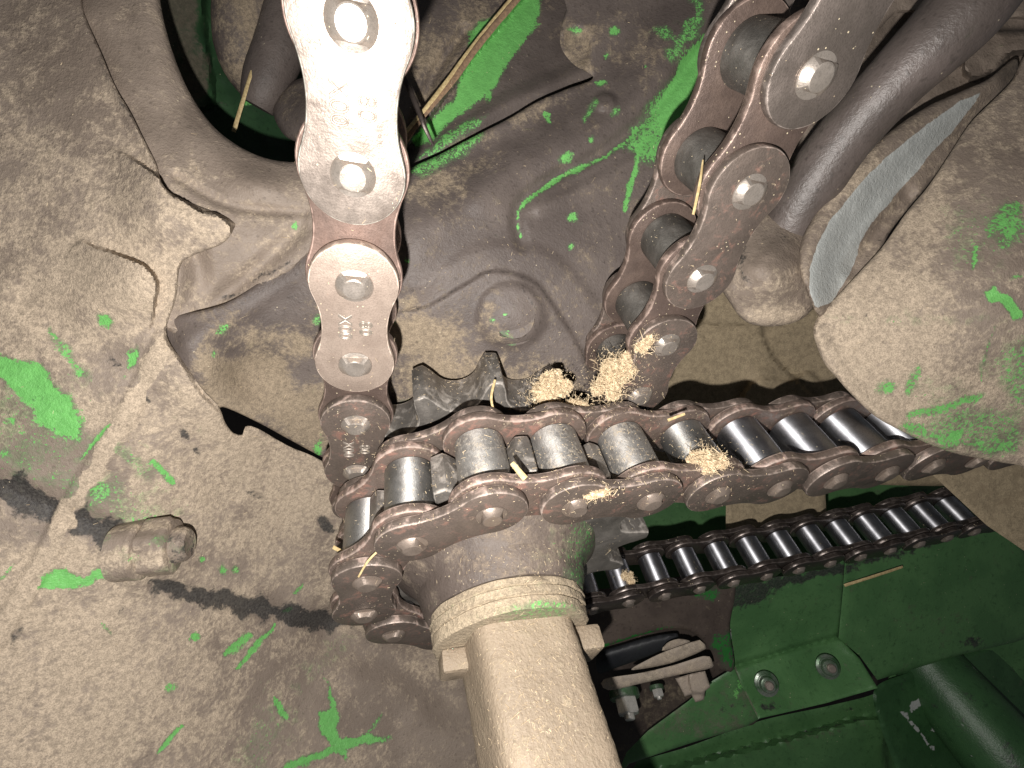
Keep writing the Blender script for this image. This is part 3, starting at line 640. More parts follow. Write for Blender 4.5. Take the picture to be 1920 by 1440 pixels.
rim = solo('opening_frame', 'smooth brown plate curving round the dark opening at top left', 'machine plate', rim_ol,
     depth_of(RF, [rough(.8, 260, 21), rough(.2, 60, 22), rough(.1, 26, 24), ridge([(270, -60), (285, 60), (330, 190), (400, 285), (480, 330), (560, 345)], 55, 2.2), ridge([(330, 330), (430, 385), (570, 400)], 16, -1.6), bump(480, 350, 90, 45, 2.2, 15), ridge([(350, 430), (370, 520), (340, 600)], 40, -3.5), ridge([(380, 585), (470, 515), (560, 430)], 30, -2.5)]), M['cast'],
     [DUB(300, 120, 220, 200, -.16), DUB(480, 350, 90, 60, -.22), DUB(430, 400, 70, 22, .12), DUB(370, 340, 50, 30, .2), DK([(500, 320), (545, 320)], 20, .3), GB(552, 425, 6, 6, .85), DUB(450, 500, 110, 70, -.05), DK([(410, 560), (450, 548)], 8, .6), DK([(470, 530), (510, 508), (545, 490)], 7, .55)], step_px=5, thick=5, edge=9, dust0=0.44)  # last two dark lines follow the crack along the lower edge

# --- large centre plate behind the sprockets
CF = field([(930, 660, 183), (755, 420, 160), (760, 300, 168), (1100, 300, 178), (1300, 60, 185), (1100, 700, 192), (610, 862, 202), (500, 808, 181), h_(414, 765, 1.2), h_(378, 712, 1.0), h_(345, 650, 1.2), h_(300, 640, 6), h_(318, 690, 5), h_(360, 745, 5), (450, 700, 168), (560, 500, 160), (1200, 500, 186), (1060, 60, 180), (1000, 880, 215), (800, 880, 212)])
cen_ol = [(318, 598), (420, 570), (500, 520), (575, 470), (650, 440), (740, 400), (752, 330), (830, 287), (900, 250), (955, 222), (1005, 192), (1060, 168), (1112, 146), (1075, 120), (1052, 88), (1052, 50), (1062, 20), (1090, -60), (1500, -60), (1500, 100), (1400, 300), (1300, 480), (1210, 640), (1160, 720), (1150, 800), (1120, 900), (900, 930), (720, 912), (612, 861), (550, 828), (480, 790), (418, 763), (398, 772), (358, 742), (312, 690), (296, 640)]
cen_f = [rough(.8, 300, 31), rough(.18, 70, 32), rough(.07, 20, 33),
         step([(735, 600), (800, 575), (870, 535), (925, 508), (1000, 528), (1045, 585), (1085, 650), (1108, 720), (1080, 790), (1000, 860), (800, 860), (700, 760)], 2.2, 9), step([(700, 560), (800, 520), (880, 470), (950, 455), (1030, 475), (1090, 530), (1130, 600), (1160, 680), (1150, 800), (900, 900), (650, 850)], 1.2, 26),
         bump(958, 592, 74, 68, 2.6, 0, .66), bump(965, 600, 60, 54, 1.6, 0, .15), ridge([(905, 560), (940, 535), (985, 540), (1010, 575)], 8, .6),
         ridge([(1380, 20), (1300, 110), (1215, 215), (1130, 285), (1050, 325), (985, 370), (968, 410), (978, 460)], 20, -2.0), ridge([(1350, 0), (1250, 110), (1170, 200), (1080, 260), (980, 310), (900, 360)], 56, 2.6), ridge([(1240, 0), (1160, 90), (1060, 190), (960, 250), (880, 300)], 40, -1.4),
         ridge([(1400, 60), (1330, 160), (1230, 270), (1120, 340), (1010, 390)], 20, 1.2), ridge([(770, 520), (790, 440), (850, 400), (930, 380)], 60, 1.6), ridge([(350, 640), (430, 600), (520, 540), (600, 480)], 30, 1.0), bump(480, 700, 90, 70, -2.0), bump(1135, 190, 26, 22, 2.5, 0, .4), bump(1080, 90, 34, 46, -3.0, 0, .5)]
cm = [GP([(1362, 30), (1350, 120), (1335, 190), (1300, 240), (1262, 285), (1230, 280), (1235, 220), (1256, 155), (1290, 95), (1328, 60)], 10, 1.25), GP([(1262, 140), (1275, 180), (1255, 270), (1215, 310), (1170, 270), (1200, 230), (1240, 170)], 30, .62), G([(1207, 245), (1190, 310), (1172, 395)], 6, .85), G([(1180, 262), (1192, 240)], 8, .75), G([(1262, 100), (1310, 30), (1300, -20)], 24, .50), G([(1245, 60), (1275, 90)], 18, .5),
      G([(1205, 235), (1140, 290), (1070, 322), (1000, 365), (975, 395), (970, 420), (975, 443)], 4, .82), GB(1074, 409, 9, 9, .75), GB(1070, 462, 5, 7, .6), G([(1065, 60), (1085, 60)], 10, .62), GB(1150, 57, 8, 8, .9), GB(1210, 124, 4, 4, .8), G([(1115, 156), (1135, 153)], 5, .85), GB(1025, 215, 9, 6, .8), G([(1020, 210), (1032, 232)], 5, .75), G([(1095, 228), (1120, 190)], 8, .55), GB(1108, 262, 6, 7, .8), G([(1050, 300), (1072, 290)], 9, .65), G([(1145, 215), (1160, 200)], 7, .55), GB(1137, 104, 4, 5, .8), GB(912, 175, 6, 10, .8), GP([(760, 325), (772, 300), (870, 250), (925, 212), (905, 260), (860, 300), (800, 330)], 20, .52), G([(942, 592), (952, 588)], 4, .85), GB(925, 600, 4, 4, .75), GB(735, 595, 6, 14, .55), GB(597, 845, 6, 18, .7), GB(595, 600, 8, 12, .5), GB(402, 662, 5, 5, .7), G([(410, 625), (425, 615)], 8, .5), GB(764, 488, 4, 4, .7), GB(830, 755, 12, 6, .45), GB(762, 755, 14, 6, .42),
      DUB(470, 740, 130, 70, .62), DUB(500, 640, 100, 60, .42), DUB(570, 790, 60, 50, .4), DUB(540, 600, 60, 30, -.15), DUB(800, 700, 80, 60, .40), DUB(770, 620, 50, 26, .45), DUB(960, 720, 120, 40, .34), DUB(900, 850, 150, 50, .5), DUB(1080, 100, 36, 50, .42), DUB(920, 610, 20, 44, .28), DUB(800, 360, 60, 30, .2), DUB(860, 330, 90, 20, .25, -25), DUB(1000, 200, 60, 24, .25, -30), DUB(1150, 480, 70, 60, .06), DUB(850, 600, 60, 50, .12), DUB(1120, 720, 40, 40, .15),
      DK([(985, 545), (1000, 570), (1010, 600)], 6, .4), DK([(745, 590), (800, 572), (870, 535), (920, 508), (1000, 528), (1050, 590), (1100, 680), (1115, 735)], 5, .45), DK([(1165, 595), (1200, 520), (1230, 440)], 10, .2), DB(520, 790, 40, 12, .35, 30), DB(600, 930, 12, 12, .3), DK([(905, 250), (960, 225), (1005, 190)], 8, .4), DK([(760, 402), (850, 398)], 10, .2)]  # line at the overlapped upper edge is its shadow painted into the colour
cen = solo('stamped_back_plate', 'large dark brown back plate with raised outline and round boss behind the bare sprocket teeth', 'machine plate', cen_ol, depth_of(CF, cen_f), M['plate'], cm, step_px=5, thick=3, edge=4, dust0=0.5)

hb = at_axis('bolt_head', lathe_me('bolt_head', [(10.6, -6), (10.6, .6), (9.9, 1.0), (8.6, 1.1), (8.6, 3.4), (7.6, 4.3), (4.5, 4.6)], 60, lambda r, z, a: min(r, 7.6/max(abs(math.cos(((a+math.pi/6) % (math.pi/3))-math.pi/6)), 1e-6)) if z > 1.05 else r), P(962, 596, 176.5), nrm([0.1, -1, -.15]), M['plate'], cen, .4)
paint(hb.data, lambda x, y, z: .42+.25*(z > 4), 'dust'); paint(hb.data, lambda x, y, z: .34*(np.abs(x+5) < 2), 'green')
# --- plates above it
UF = field([(600, 0, 190), (600, 330, 182), (1100, -40, 205), (1100, 170, 198), (800, 200, 186)])
up = solo('upper_plate', 'brown plate above the centre with a long bright green bare paint patch', 'machine plate', [(560, -70), (1180, -70), (1180, 190), (1040, 260), (900, 330), (740, 380), (640, 340), (640, 200), (600, 60)],
     depth_of(UF, [rough(1.5, 260, 41), rough(.25, 60, 42), rough(.1, 22, 43), step([(995, -60), (960, 20), (900, 90), (850, 160), (800, 230), (760, 280), (700, 300), (600, 200), (600, -60)], 5, 8, None), ridge([(870, 60), (820, 130), (790, 200), (770, 250)], 20, -4), ridge([(780, 300), (860, 250), (960, 190), (1100, 130)], 30, 3), step([(1062, -60), (1180, -60), (1180, 60), (1110, 30), (1080, 5)], 5, 5)]), M['plate'],
     [GP([(985, -10), (1014, 0), (1011, 50), (965, 98), (935, 155), (895, 195), (850, 228), (810, 262), (778, 272), (765, 262), (850, 185), (878, 120), (880, 65), (905, 45), (950, 20)], 13, .93), GP([(760, 310), (840, 275), (900, 235), (920, 215), (880, 225), (800, 275)], 12, .55), GB(915, 180, 7, 11, .8), DUB(880, 60, 120, 60, .32, -35), DUB(800, 150, 40, 90, .25), DK([(880, 130), (820, 200), (780, 255)], 8, .4), DUB(900, 280, 80, 30, .2)], step_px=5, thick=3, edge=3, dust0=0.42)
# --- inside the opening
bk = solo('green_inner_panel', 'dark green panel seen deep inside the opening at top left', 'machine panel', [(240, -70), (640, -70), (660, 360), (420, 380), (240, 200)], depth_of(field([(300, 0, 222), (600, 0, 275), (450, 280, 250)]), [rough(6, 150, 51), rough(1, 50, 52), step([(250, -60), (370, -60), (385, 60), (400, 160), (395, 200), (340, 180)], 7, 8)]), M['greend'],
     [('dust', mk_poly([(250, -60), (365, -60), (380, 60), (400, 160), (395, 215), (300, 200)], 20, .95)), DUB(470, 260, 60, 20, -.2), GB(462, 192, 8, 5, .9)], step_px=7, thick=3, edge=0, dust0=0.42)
t1 = tube('curved_pipe', [P(500, -60, 222), P(478, 0, 218), P(462, 70, 216), P(468, 125, 220), P(500, 175, 232)], [18, 17, 14, 12, 9], M['plate'], None, seg=28, jit=.02)
paint(t1.data, lambda x, y, z: .35+.5*(z > 110), 'dust')
tag(t1, 'dusty brown pipe bend with a pale top, deep in the opening', 'pipe')
t2 = tube('hanging_hose', [P(560, -40, 214), P(535, 60, 212), P(500, 150, 212), P(482, 200, 214)], [11, 11, 10, 7], M['plate'], None, seg=24, jit=.02); tag(t2, 'dark slanting hose beside the bright chain inside the opening', 'hose')
t3 = relief('rounded_cover', [(512, 210), (525, 175), (560, 148), (640, 140), (650, 300), (560, 268), (530, 250)], depth_of(lambda u, v: 212+0*u, [bump(580, 220, 90, 90, 12), rough(1, 40, 53)]), M['plate'], None, step_px=6, thick=6, edge=10); tag(t3, 'small rounded brown cover low in the opening, half behind the bright chain', 'cover')

# --- dusty wall right of the chain strand
wall = solo('dusty_side_wall', 'flat tan wall thick with dust between the right chain strand and the horizontal chain', 'machine wall', [(1120, 540), (1330, 520), (1600, 540), (1720, 760), (1900, 900), (1400, 900), (1100, 880), (1080, 700)],
     depth_of(field([(1200, 700, 262), (1600, 600, 262), (1500, 850, 285), (1200, 850, 275), (1700, 800, 275)]), [rough(3, 200, 61), rough(.5, 40, 62), step([(1380, 800), (1392, 740), (1420, 712), (1480, 712), (1520, 700), (1560, 760), (1600, 900), (1380, 900)], 5, 12), step([(1440, 655), (1500, 720), (1560, 770), (1640, 820), (1760, 820), (1700, 640), (1560, 580), (1440, 600)], -6, 6), step([(1280, 590), (1380, 608), (1480, 590), (1480, 500), (1280, 500)], 4, 8), bump(1430, 705, 45, 30, 4)]), M['wall'],
     [DUB(1560, 640, 90, 60, -.2), DUB(1440, 760, 40, 50, -.12)], step_px=6, thick=4, edge=3, dust0=0.62)

# --- tube, lump, strap and castings on the right
tb = tube('bent_tube', [P(1440, 535, 206), P(1457, 475, 190), P(1500, 380, 176), P(1580, 262, 162), P(1680, 150, 149), P(1790, 40, 140), P(1850, -40, 138)], [11.5, 11.5, 10.8, 9.8, 9.8, 11.4, 12], M['tube'], None, seg=40, jit=.008)
tag(tb, 'worn dark bent tube with a bluish sheen right of the right chain strand', 'tube')
lump = solo('tube_end_boss', 'rough brown boss at the lower end of the bent tube above the dusty wall', 'boss', [(1350, 440), (1420, 400), (1500, 420), (1530, 470), (1545, 530), (1530, 570), (1500, 600), (1450, 612), (1400, 604), (1370, 570), (1345, 520)],
     depth_of(lambda u, v: 176+0*u, [bump(1445, 510, 120, 120, 14), rough(2, 60, 71), rough(.8, 22, 72)]), M['cast'], [DK([(1400, 440), (1390, 500), (1410, 530)], 10, .5), DK([(1455, 420), (1480, 470)], 8, .4), DUB(1460, 590, 60, 20, .35), DUB(1420, 470, 50, 50, -.2)], step_px=4, thick=14, edge=14, dust0=.42)
st_ol = [(1532, 588), (1512, 545), (1498, 500), (1504, 448), (1540, 385), (1590, 320), (1650, 262), (1730, 205), (1800, 172), (1850, 150), (1905, 110), (1900, 160), (1850, 225), (1790, 290), (1725, 365), (1672, 430), (1640, 490), (1600, 535), (1548, 592)]
bare_pl = [(1520, 548), (1517, 505), (1533, 460), (1558, 412), (1590, 374), (1622, 336), (1655, 302), (1700, 262), (1750, 225), (1800, 192), (1840, 172), (1812, 214), (1782, 250), (1745, 286), (1722, 318), (1692, 350), (1662, 384), (1632, 420), (1612, 455), (1602, 492), (1582, 532), (1556, 568), (1530, 578)]
strap = solo('curved_strap', 'crescent shaped strap worn to pale grey metal, against the scratched casting on the right', 'strap', st_ol,
     depth_of(field([(1530, 560, 168), (1570, 400, 172), (1700, 260, 176), (1870, 150, 184)]), [ridge([(1515, 560), (1522, 480), (1565, 395), (1645, 305), (1745, 222), (1860, 150)], 62, 7.5), ridge([(1600, 500), (1640, 440), (1700, 370)], 30, -3), rough(.8, 80, 73), rough(.3, 22, 74)]), M['cast'],
     [('bare', mk_poly(bare_pl, 10, 1.1, 3)), DUB(1550, 340, 40, 40, .25), DUB(1600, 290, 40, 30, .2), DUB(1760, 190, 60, 20, -.1), DUB(1650, 440, 30, 30, -.25), DK([(1600, 500), (1640, 470), (1700, 380)], 8, .4)], step_px=4, thick=7, edge=9, dust0=.42, jag=.5)
ur = solo('upper_bracket', 'brown plate ending in a rounded hook above the grey strap at top right', 'bracket', [(1560, -70), (1990, -70), (1990, 30), (1890, 36), (1840, 44), (1822, 52), (1790, 50), (1740, 30), (1680, 26), (1640, 60), (1600, 40)],
     depth_of(lambda u, v: 182+0*u, [rough(3, 120, 75), rough(.7, 30, 76)]), M['cast'], [DUB(1750, 0, 200, 60, -.2)], step_px=6, thick=6, edge=8, dust0=.35)
ub = solo('upper_back_plate', 'dim brown plate filling the top right corner behind the tube', 'machine plate', [(1480, -70), (1990, -70), (1990, 300), (1800, 330), (1640, 420), (1480, 460), (1420, 300)],
     depth_of(lambda u, v: 204+0*u, [rough(4, 120, 77), rough(.8, 30, 78), step([(1815, 75), (1850, 60), (1990, 60), (1990, 100), (1900, 100), (1870, 130), (1820, 148), (1805, 120)], 12, 8)]), M['cast'], [DUB(1750, 100, 300, 200, -.25)], step_px=6, thick=5, edge=4, dust0=.38)
rc_ol = [(1536, 590), (1525, 618), (1530, 645), (1546, 682), (1572, 712), (1592, 735), (1640, 780), (1690, 808), (1740, 832), (1790, 850), (1850, 862), (1910, 872), (1990, 880), (1990, 60), (1925, 100), (1898, 150), (1868, 182), (1820, 230), (1780, 290), (1740, 350), (1700, 398), (1655, 462), (1610, 512), (1570, 555)]
rcast = solo('rounded_casting', 'pale dusty rounded casting with green scratches at the right edge', 'casting', rc_ol,
     depth_of(field([(1540, 600, 166), (1700, 800, 168), (1900, 860, 170), (1900, 500, 148), (1700, 600, 156), (1900, 150, 170), (1700, 420, 164)]), [rough(1.5, 260, 81), rough(.4, 70, 82), rough(.16, 26, 83), ridge([(1530, 620), (1600, 735), (1700, 808), (1800, 850)], 26, 1.2)]), M['cast'],
     [GP([(1845, 545), (1868, 535), (1880, 548), (1900, 560), (1918, 590), (1910, 602), (1895, 600), (1880, 570), (1855, 560)], 9, .95), GP([(1770, 828), (1785, 812), (1812, 810), (1800, 826)], 8, .95), G([(1705, 778), (1760, 765), (1845, 740)], 11, .62), G([(1700, 735), (1720, 690)], 10, .5), GB(1668, 725, 18, 14, .6), G([(1823, 500), (1832, 465)], 5, .7), GB(1890, 425, 34, 30, .62), GB(1900, 392, 20, 10, .6), G([(1895, 525), (1915, 515)], 5, .55), GB(1840, 800, 110, 55, .42), GB(1920, 700, 50, 90, .40), GB(1780, 740, 90, 40, .22), G([(1700, 800), (1800, 830), (1900, 845)], 14, .55), DUB(1800, 500, 60, 60, -.2), DUB(1880, 620, 60, 60, -.15), G([(1865, 610), (1840, 700), (1835, 750)], 4, .45), GB(1720, 600, 200, 10, .2), GB(1820, 440, 50, 60, .28),
      DUB(1650, 620, 130, 150, .30), DUB(1750, 450, 70, 60, .12), DUB(1850, 560, 80, 160, -.12), DUB(1700, 800, 70, 30, .25), DB(1820, 450, 60, 30, .25), DB(1620, 590, 8, 8, .5), DUB(1900, 250, 100, 150, -.22), DB(1700, 380, 30, 14, .4, -40)], step_px=5, thick=9, edge=8, dust0=.62)

# --- lower right: green sheet metal far behind
gb = solo('green_back_panel', 'flat green panel behind the small chain, just under the horizontal large chain', 'machine panel', [(1060, 850), (1500, 820), (1990, 800), (1990, 1200), (1500, 1230), (1060, 1250)], depth_of(lambda u, v: 400-0.05*(u-1400), [rough(3, 200, 91)]), M['greenp'], [DB(1720, 925, 60, 18, .4), DUB(1800, 900, 60, 40, .2)], step_px=9, thick=2, edge=0, dust0=.35)  # dark blob is the chain's shade painted on the panel
for f_ in (0,):
    tan = solo('tan_crosspiece', 'square edged dust covered crosspiece between the large chain and the small chain', 'crosspiece', [(1361, 890), (1361, 1012), (1550, 975), (1545, 870)], depth_of(lambda u, v: 300+0*u, [rough(1, 100, 92), rough(.3, 30, 97), ridge([(1368, 880), (1370, 1012)], 10, 1.0)]), M['wall'], None, step_px=6, thick=22, edge=2, dust0=.5, spline=False)
    rt = solo('tan_side_plate', 'tan dust covered plate at the right edge under the rounded casting', 'machine plate', [(1735, 878), (1860, 840), (1990, 840), (1990, 1110), (1925, 1036), (1850, 985), (1800, 938)], depth_of(lambda u, v: 238+0*u, [rough(2, 120, 93), rough(.4, 30, 98)]), M['wall'], [DUB(1850, 900, 60, 40, -.1)], step_px=7, thick=5, edge=4, dust0=.4, spline=False)
rp = solo('green_side_panel', 'broad plain green panel right of the bracket with one straw on it', 'machine panel', [(1576, 1040), (1700, 985), (1845, 930), (1990, 1130), (1990, 1175), (1900, 1205), (1800, 1228), (1645, 1275), (1612, 1230), (1572, 1196), (1581, 1100)],
     depth_of(field([(1580, 1100, 300), (1900, 1000, 318), (1650, 1260, 306), (1900, 1200, 322)]), [rough(.6, 200, 94), rough(.25, 30, 99)]), M['greenp'], [DB(1820, 1205, 28, 12, .55), DB(1640, 1265, 8, 10, .5, 50), DK([(1585, 1060), (1640, 1050), (1760, 1010), (1850, 985)], 18, .62), DUB(1650, 1000, 150, 20, .1, -15)], step_px=7, thick=3, edge=3, dust0=.36, spline=False)
br = solo('green_channel_bracket', 'folded green bracket carrying two round bolts below the small chain', 'bracket', [(1362, 1090), (1470, 1080), (1584, 1040), (1580, 1100), (1572, 1194), (1612, 1235), (1646, 1290), (1550, 1318), (1422, 1348), (1395, 1295), (1374, 1250), (1366, 1180)],
     depth_of(field([(1370, 1100, 278), (1580, 1080, 286), (1375, 1250, 296), (1572, 1195, 304), (1420, 1345, 272), (1645, 1290, 282)]), [rough(.4, 120, 95), rough(.25, 30, 96), ridge([(1375, 1250), (1475, 1220), (1572, 1194)], 8, -2.5)]), M['greenp'],
     [('dust', mk_line([(1366, 1130), (1371, 1200), (1374, 1248), (1395, 1295), (1421, 1346)], 3, 1.3)), DB(1400, 1115, 60, 22, .7, -20), DK([(1380, 1105), (1480, 1085), (1580, 1062)], 20, .75), DB(1440, 1325, 22, 10, .6), DB(1432, 1262, 14, 8, .5), ('bare', mk_line([(1366, 1130), (1369, 1180), (1374, 1245)], 2.6, .75)), DUB(1560, 1330, 100, 12, .2, -15), DUB(1480, 1325, 60, 20, .15)], step_px=4, thick=2.5, edge=2, dust0=.38, spline=False)
def round_bolt(u, v, d, parent):
    z = nrm([-0.15, -1, 0.35]); p = P(u, v, d)
    w = at_axis('bolt', lathe_me('bolt', [(8.2, -1), (8.2, .5), (6.6, 1.1), (6.4, 1.5), (5.6, 1.7), (5.4, 3.4), (4.9, 4.2), (3.6, 4.6)], 36), p, z, M['greenbolt'], parent)
    w.scale = (.85,)*3; at_axis('bolt_tip', lathe_me('bolt_tip', [(3.0, 4), (3.0, 6.2), (2.4, 6.8)], 20), p, z, M['outer'], w).scale = (.85,)*3
M['greenbolt'] = steel('green_flaked_bolt', (0.05, 0.12, 0.05), (0.20, 0.22, 0.19), rust_amt=-.2, rough=.3, metal=.4)
round_bolt(1437, 1282, 283, br); round_bolt(1552, 1250, 288, br)
gp = solo('greasy_arch_plate', 'greasy brown plate with an arched cut-out between the shaft and the green bracket', 'machine plate', [(1080, 1120), (1180, 1100), (1365, 1075), (1368, 1180), (1376, 1255), (1345, 1250), (1334, 1222), (1312, 1196), (1286, 1182), (1252, 1180), (1205, 1190), (1160, 1204), (1122, 1218), (1080, 1235)],
     depth_of(lambda u, v: 276+0*u, [rough(.5, 90, 101), rough(.3, 26, 102)]), M['greasy'], [G([(1310, 1115), (1345, 1118)], 14, .62), GP([(1330, 1190), (1370, 1180), (1376, 1255), (1350, 1250)], 12, .6), G([(1122, 1216), (1205, 1188), (1262, 1177)], 4, .8)], step_px=4, thick=3, edge=2, dust0=.5)
lp = solo('lower_dark_plate', 'dim brown plate under the lever and its bolts', 'machine plate', [(1060, 1200), (1380, 1160), (1420, 1350), (1300, 1345), (1215, 1400), (1160, 1470), (1060, 1470)], depth_of(lambda u, v: 325+0*u, [rough(3, 110, 103), rough(.4, 30, 104)]), M['greasy'], [DUB(1260, 1320, 90, 60, .35), DUB(1200, 1240, 200, 30, -.3)], step_px=7, thick=3, edge=0, dust0=.5)
lf = solo('green_lower_flange', 'mottled green and brown flange below the lever, near the shaft', 'flange', [(1376, 1252), (1398, 1300), (1424, 1348), (1400, 1362), (1290, 1395), (1180, 1432), (1150, 1470), (1175, 1410), (1215, 1370), (1290, 1315), (1330, 1280)], depth_of(lambda u, v: 292+0*u, [rough(2, 90, 105), rough(.4, 26, 106)]), M['greenp'], [DB(1370, 1320, 50, 30, .34), DUB(1330, 1350, 120, 40, .35), G([(1390, 1275), (1380, 1300)], 14, .6)], step_px=5, thick=3, edge=2, dust0=.45, spline=False)
fl_ = solo('green_floor_panel', 'dark green panel with a straight black seam along the bottom edge of the view', 'machine panel', [(1120, 1500), (1150, 1445), (1290, 1400), (1424, 1352), (1560, 1322), (1650, 1296), (1700, 1250), (1990, 1160), (1990, 1560), (1120, 1560)],
     depth_of(lambda u, v: 345+0*u, [rough(1.2, 200, 107), rough(.4, 30, 108), step([(1180, 1470), (1300, 1430), (1450, 1392), (1640, 1345), (1660, 1400), (1620, 1560), (1180, 1560)], 9, 12)]), M['greenp'], [DK([(1280, 1432), (1450, 1388), (1630, 1345)], 6, .5), DUB(1450, 1400, 140, 12, .25, -15), DB(1590, 1330, 14, 8, .6)], step_px=7, thick=3, edge=2, dust0=.34)
cp_ = solo('curved_green_cover', 'flaked green cover with grey bare spots below the plain green panel', 'cover', [(1640, 1292), (1700, 1262), (1760, 1240), (1850, 1215), (1990, 1160), (1990, 1560), (1720, 1560), (1680, 1440), (1650, 1360)],
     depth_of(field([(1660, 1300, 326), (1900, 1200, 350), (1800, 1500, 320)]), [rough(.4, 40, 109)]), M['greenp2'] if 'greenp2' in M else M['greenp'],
     [('bare', mk_blob(1720, 1320, 20, 9, .62, -35)), ('bare', mk_line([(1690, 1335), (1720, 1370), (1750, 1405)], 7, .62)), ('bare', mk_line([(1800, 1400), (1850, 1440)], 8, .6)), ('bare', mk_blob(1748, 1368, 8, 8, .6)), ('dust', mk_line([(1880, 1225), (1920, 1290)], 9, .8)), DK([(1700, 1300), (1690, 1280), (1780, 1244)], 6, .4)], step_px=6, thick=3, edge=4, dust0=.34)

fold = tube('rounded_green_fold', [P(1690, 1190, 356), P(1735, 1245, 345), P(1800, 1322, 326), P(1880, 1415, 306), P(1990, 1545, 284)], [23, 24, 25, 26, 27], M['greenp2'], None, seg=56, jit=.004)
paint(fold.data, lambda x, y, z: .30+.35*np.array([vnoise(np.array([a*40+9]), np.array([b*40+9]), 160., 301)[0] for a, b in zip(x, z)]), 'dust'); paint(fold.data, lambda x, y, z: np.array([.02+1.1*vnoise(np.array([a*40+3]), np.array([b*40+5]), 210., 302)[0] for a, b in zip(x, z)]), 'bare'); paint(fold.data, lambda x, y, z: np.array([.12+.9*vnoise(np.array([a*40+3]), np.array([b*40+5]), 260., 303)[0] for a, b in zip(x, z)]), 'dark')
tag(fold, 'rounded green fold with a long pale light streak, running down to the bottom right corner', 'machine panel')
# --- lever with its bolts and the rubber wheel behind it
lev = empty('lever', P(1230, 1260, 270), 'dusty grey lever bars clamped together by a square block in the arched cut-out', 'lever')
relief('lower_bar', [(1132, 1274), (1200, 1262), (1260, 1248), (1320, 1230), (1334, 1236), (1338, 1248), (1325, 1255), (1260, 1268), (1200, 1282), (1140, 1294)], depth_of(lambda u, v: 262+0*u, [rough(.4, 30, 111)]), M['dustbar'], None, step_px=4, thick=5, edge=2.5, parent=lev, dust0=.5)
relief('upper_bar', [(1184, 1256), (1220, 1234), (1262, 1216), (1312, 1200), (1322, 1208), (1324, 1216), (1290, 1232), (1248, 1246)], depth_of(lambda u, v: 268+0*u, [rough(.4, 30, 112)]), M['dustbar'], None, step_px=4, thick=5, edge=2.5, parent=lev, dust0=.55)
relief('round_pad', [(1241, 1220), (1250, 1206), (1272, 1198), (1294, 1202), (1290, 1210), (1262, 1218)], depth_of(lambda u, v: 274+0*u, []), M['dustbar'], None, step_px=4, thick=4, edge=3, parent=lev)
relief('square_block', [(1266, 1272), (1300, 1262), (1322, 1258), (1332, 1288), (1322, 1296), (1320, 1312), (1304, 1317), (1296, 1302), (1284, 1306), (1276, 1290)], depth_of(lambda u, v: 256+0*u, [step([(1292, 1262), (1322, 1256), (1334, 1292), (1300, 1300)], 2.5, 4), rough(.3, 20, 113)]), M['dustbar'], None, step_px=3, thick=9, edge=3, parent=lev, dust0=.35, spline=False)
def hexbolt(name, u, v, d, sc, z, lab, mat):
    r = empty(name, P(u, v, d), lab, 'bolt'); p = P(u, v, d)
    at_axis('washer', lathe_me('washer', [(8.6, -5), (9, -4.6), (9, -1), (8.4, -.4)], 32), p, z, M['greenbolt'], r).scale = (sc, sc, sc)
    o = at_axis('hex_head', lathe_me('hex_head', [(6.6, -.5), (6.8, 0), (6.8, 6.5), (5.6, 7.3)], 60, hexf(6.8)), p, z, mat, r, .3); o.scale = (sc,)*3
    o = at_axis('bolt_tip', lathe_me('bolt_tip', [(3, 6), (3, 9.5), (2.5, 10)], 24), p, z, mat, r); o.scale = (sc,)*3
zb = nrm([0.10, -.72, -.68])
hexbolt('hex_bolt', 1173, 1312, 272, 1.0, zb, 'shiny hex bolt on a green washer hanging from the left end of the lever', M['bolt'])
hexbolt('hex_bolt', 1232, 1294, 285, .5, zb, 'small bright hex bolt between the two larger fixings under the lever', M['bolt'])
rub = solo('rubber_wheel', 'black rubber wheel rim seen inside the arched cut-out beside the shaft', 'wheel', [(1122, 1226), (1170, 1208), (1220, 1194), (1270, 1188), (1262, 1208), (1232, 1224), (1190, 1240), (1150, 1254), (1122, 1262)], depth_of(lambda u, v: 300+0*u, [ridge([(1120, 1240), (1200, 1216), (1270, 1196)], 40, 6)]), M['rubber'], None, step_px=5, thick=8, edge=3)

# ------------------------------------------------------------------ straw, stems and chaff
def blade(name, p, r, mat, label, cat='straw', flat=.45, seg=8, jit=.12):
    o = tube(name, p, r, mat, None, seg=seg, flat=flat, step_mm=1.5, jit=jit); return tag(o, label, cat)
blade('straw', [P(438, 247, 206), P(455, 190, 204), P(470, 140, 203), P(486, 92, 202)], [1.05, .95, .8, .4], M['straw'], 'pale straw leaning in the dark opening left of the bright chain')
blade('dry_stem', [P(990, -25, 172), P(905, 75, 168), P(850, 150, 164), P(790, 222, 160), P(748, 285, 158)], [1.2, 1.2, 1.1, 1.0, .9], M['stem'], 'long brown stem crossing the green paint patch, right one of the pair', 'stem')
blade('dry_stem', [P(978, -25, 174), P(893, 78, 169), P(835, 156, 163), P(780, 225, 158), P(742, 268, 156)], [.8, .8, .8, .7, .6], M['straw'], 'thin straw coloured stem lying close beside the long brown stem at top', 'stem')
blade('dry_stem', [P(752, 138, 150), P(775, 185, 152), P(795, 235, 154), P(812, 272, 158)], [.9, .9, .8, .5], M['outer_c'], 'short dark grey twig crossing the long brown stem beside the bright chain', 'stem')
blade('straw', [P(1583, 1098, 292), P(1640, 1080, 290), P(1692, 1063, 293)], [1.0, .9, .8], M['straw'], 'straight straw lying on the plain green panel at right')
blade('straw', [P(960, 868, 128), P(985, 898, 126)], [.7, .9], M['straw'], 'orange yellow straw bit between two dusty rollers of the large chain')
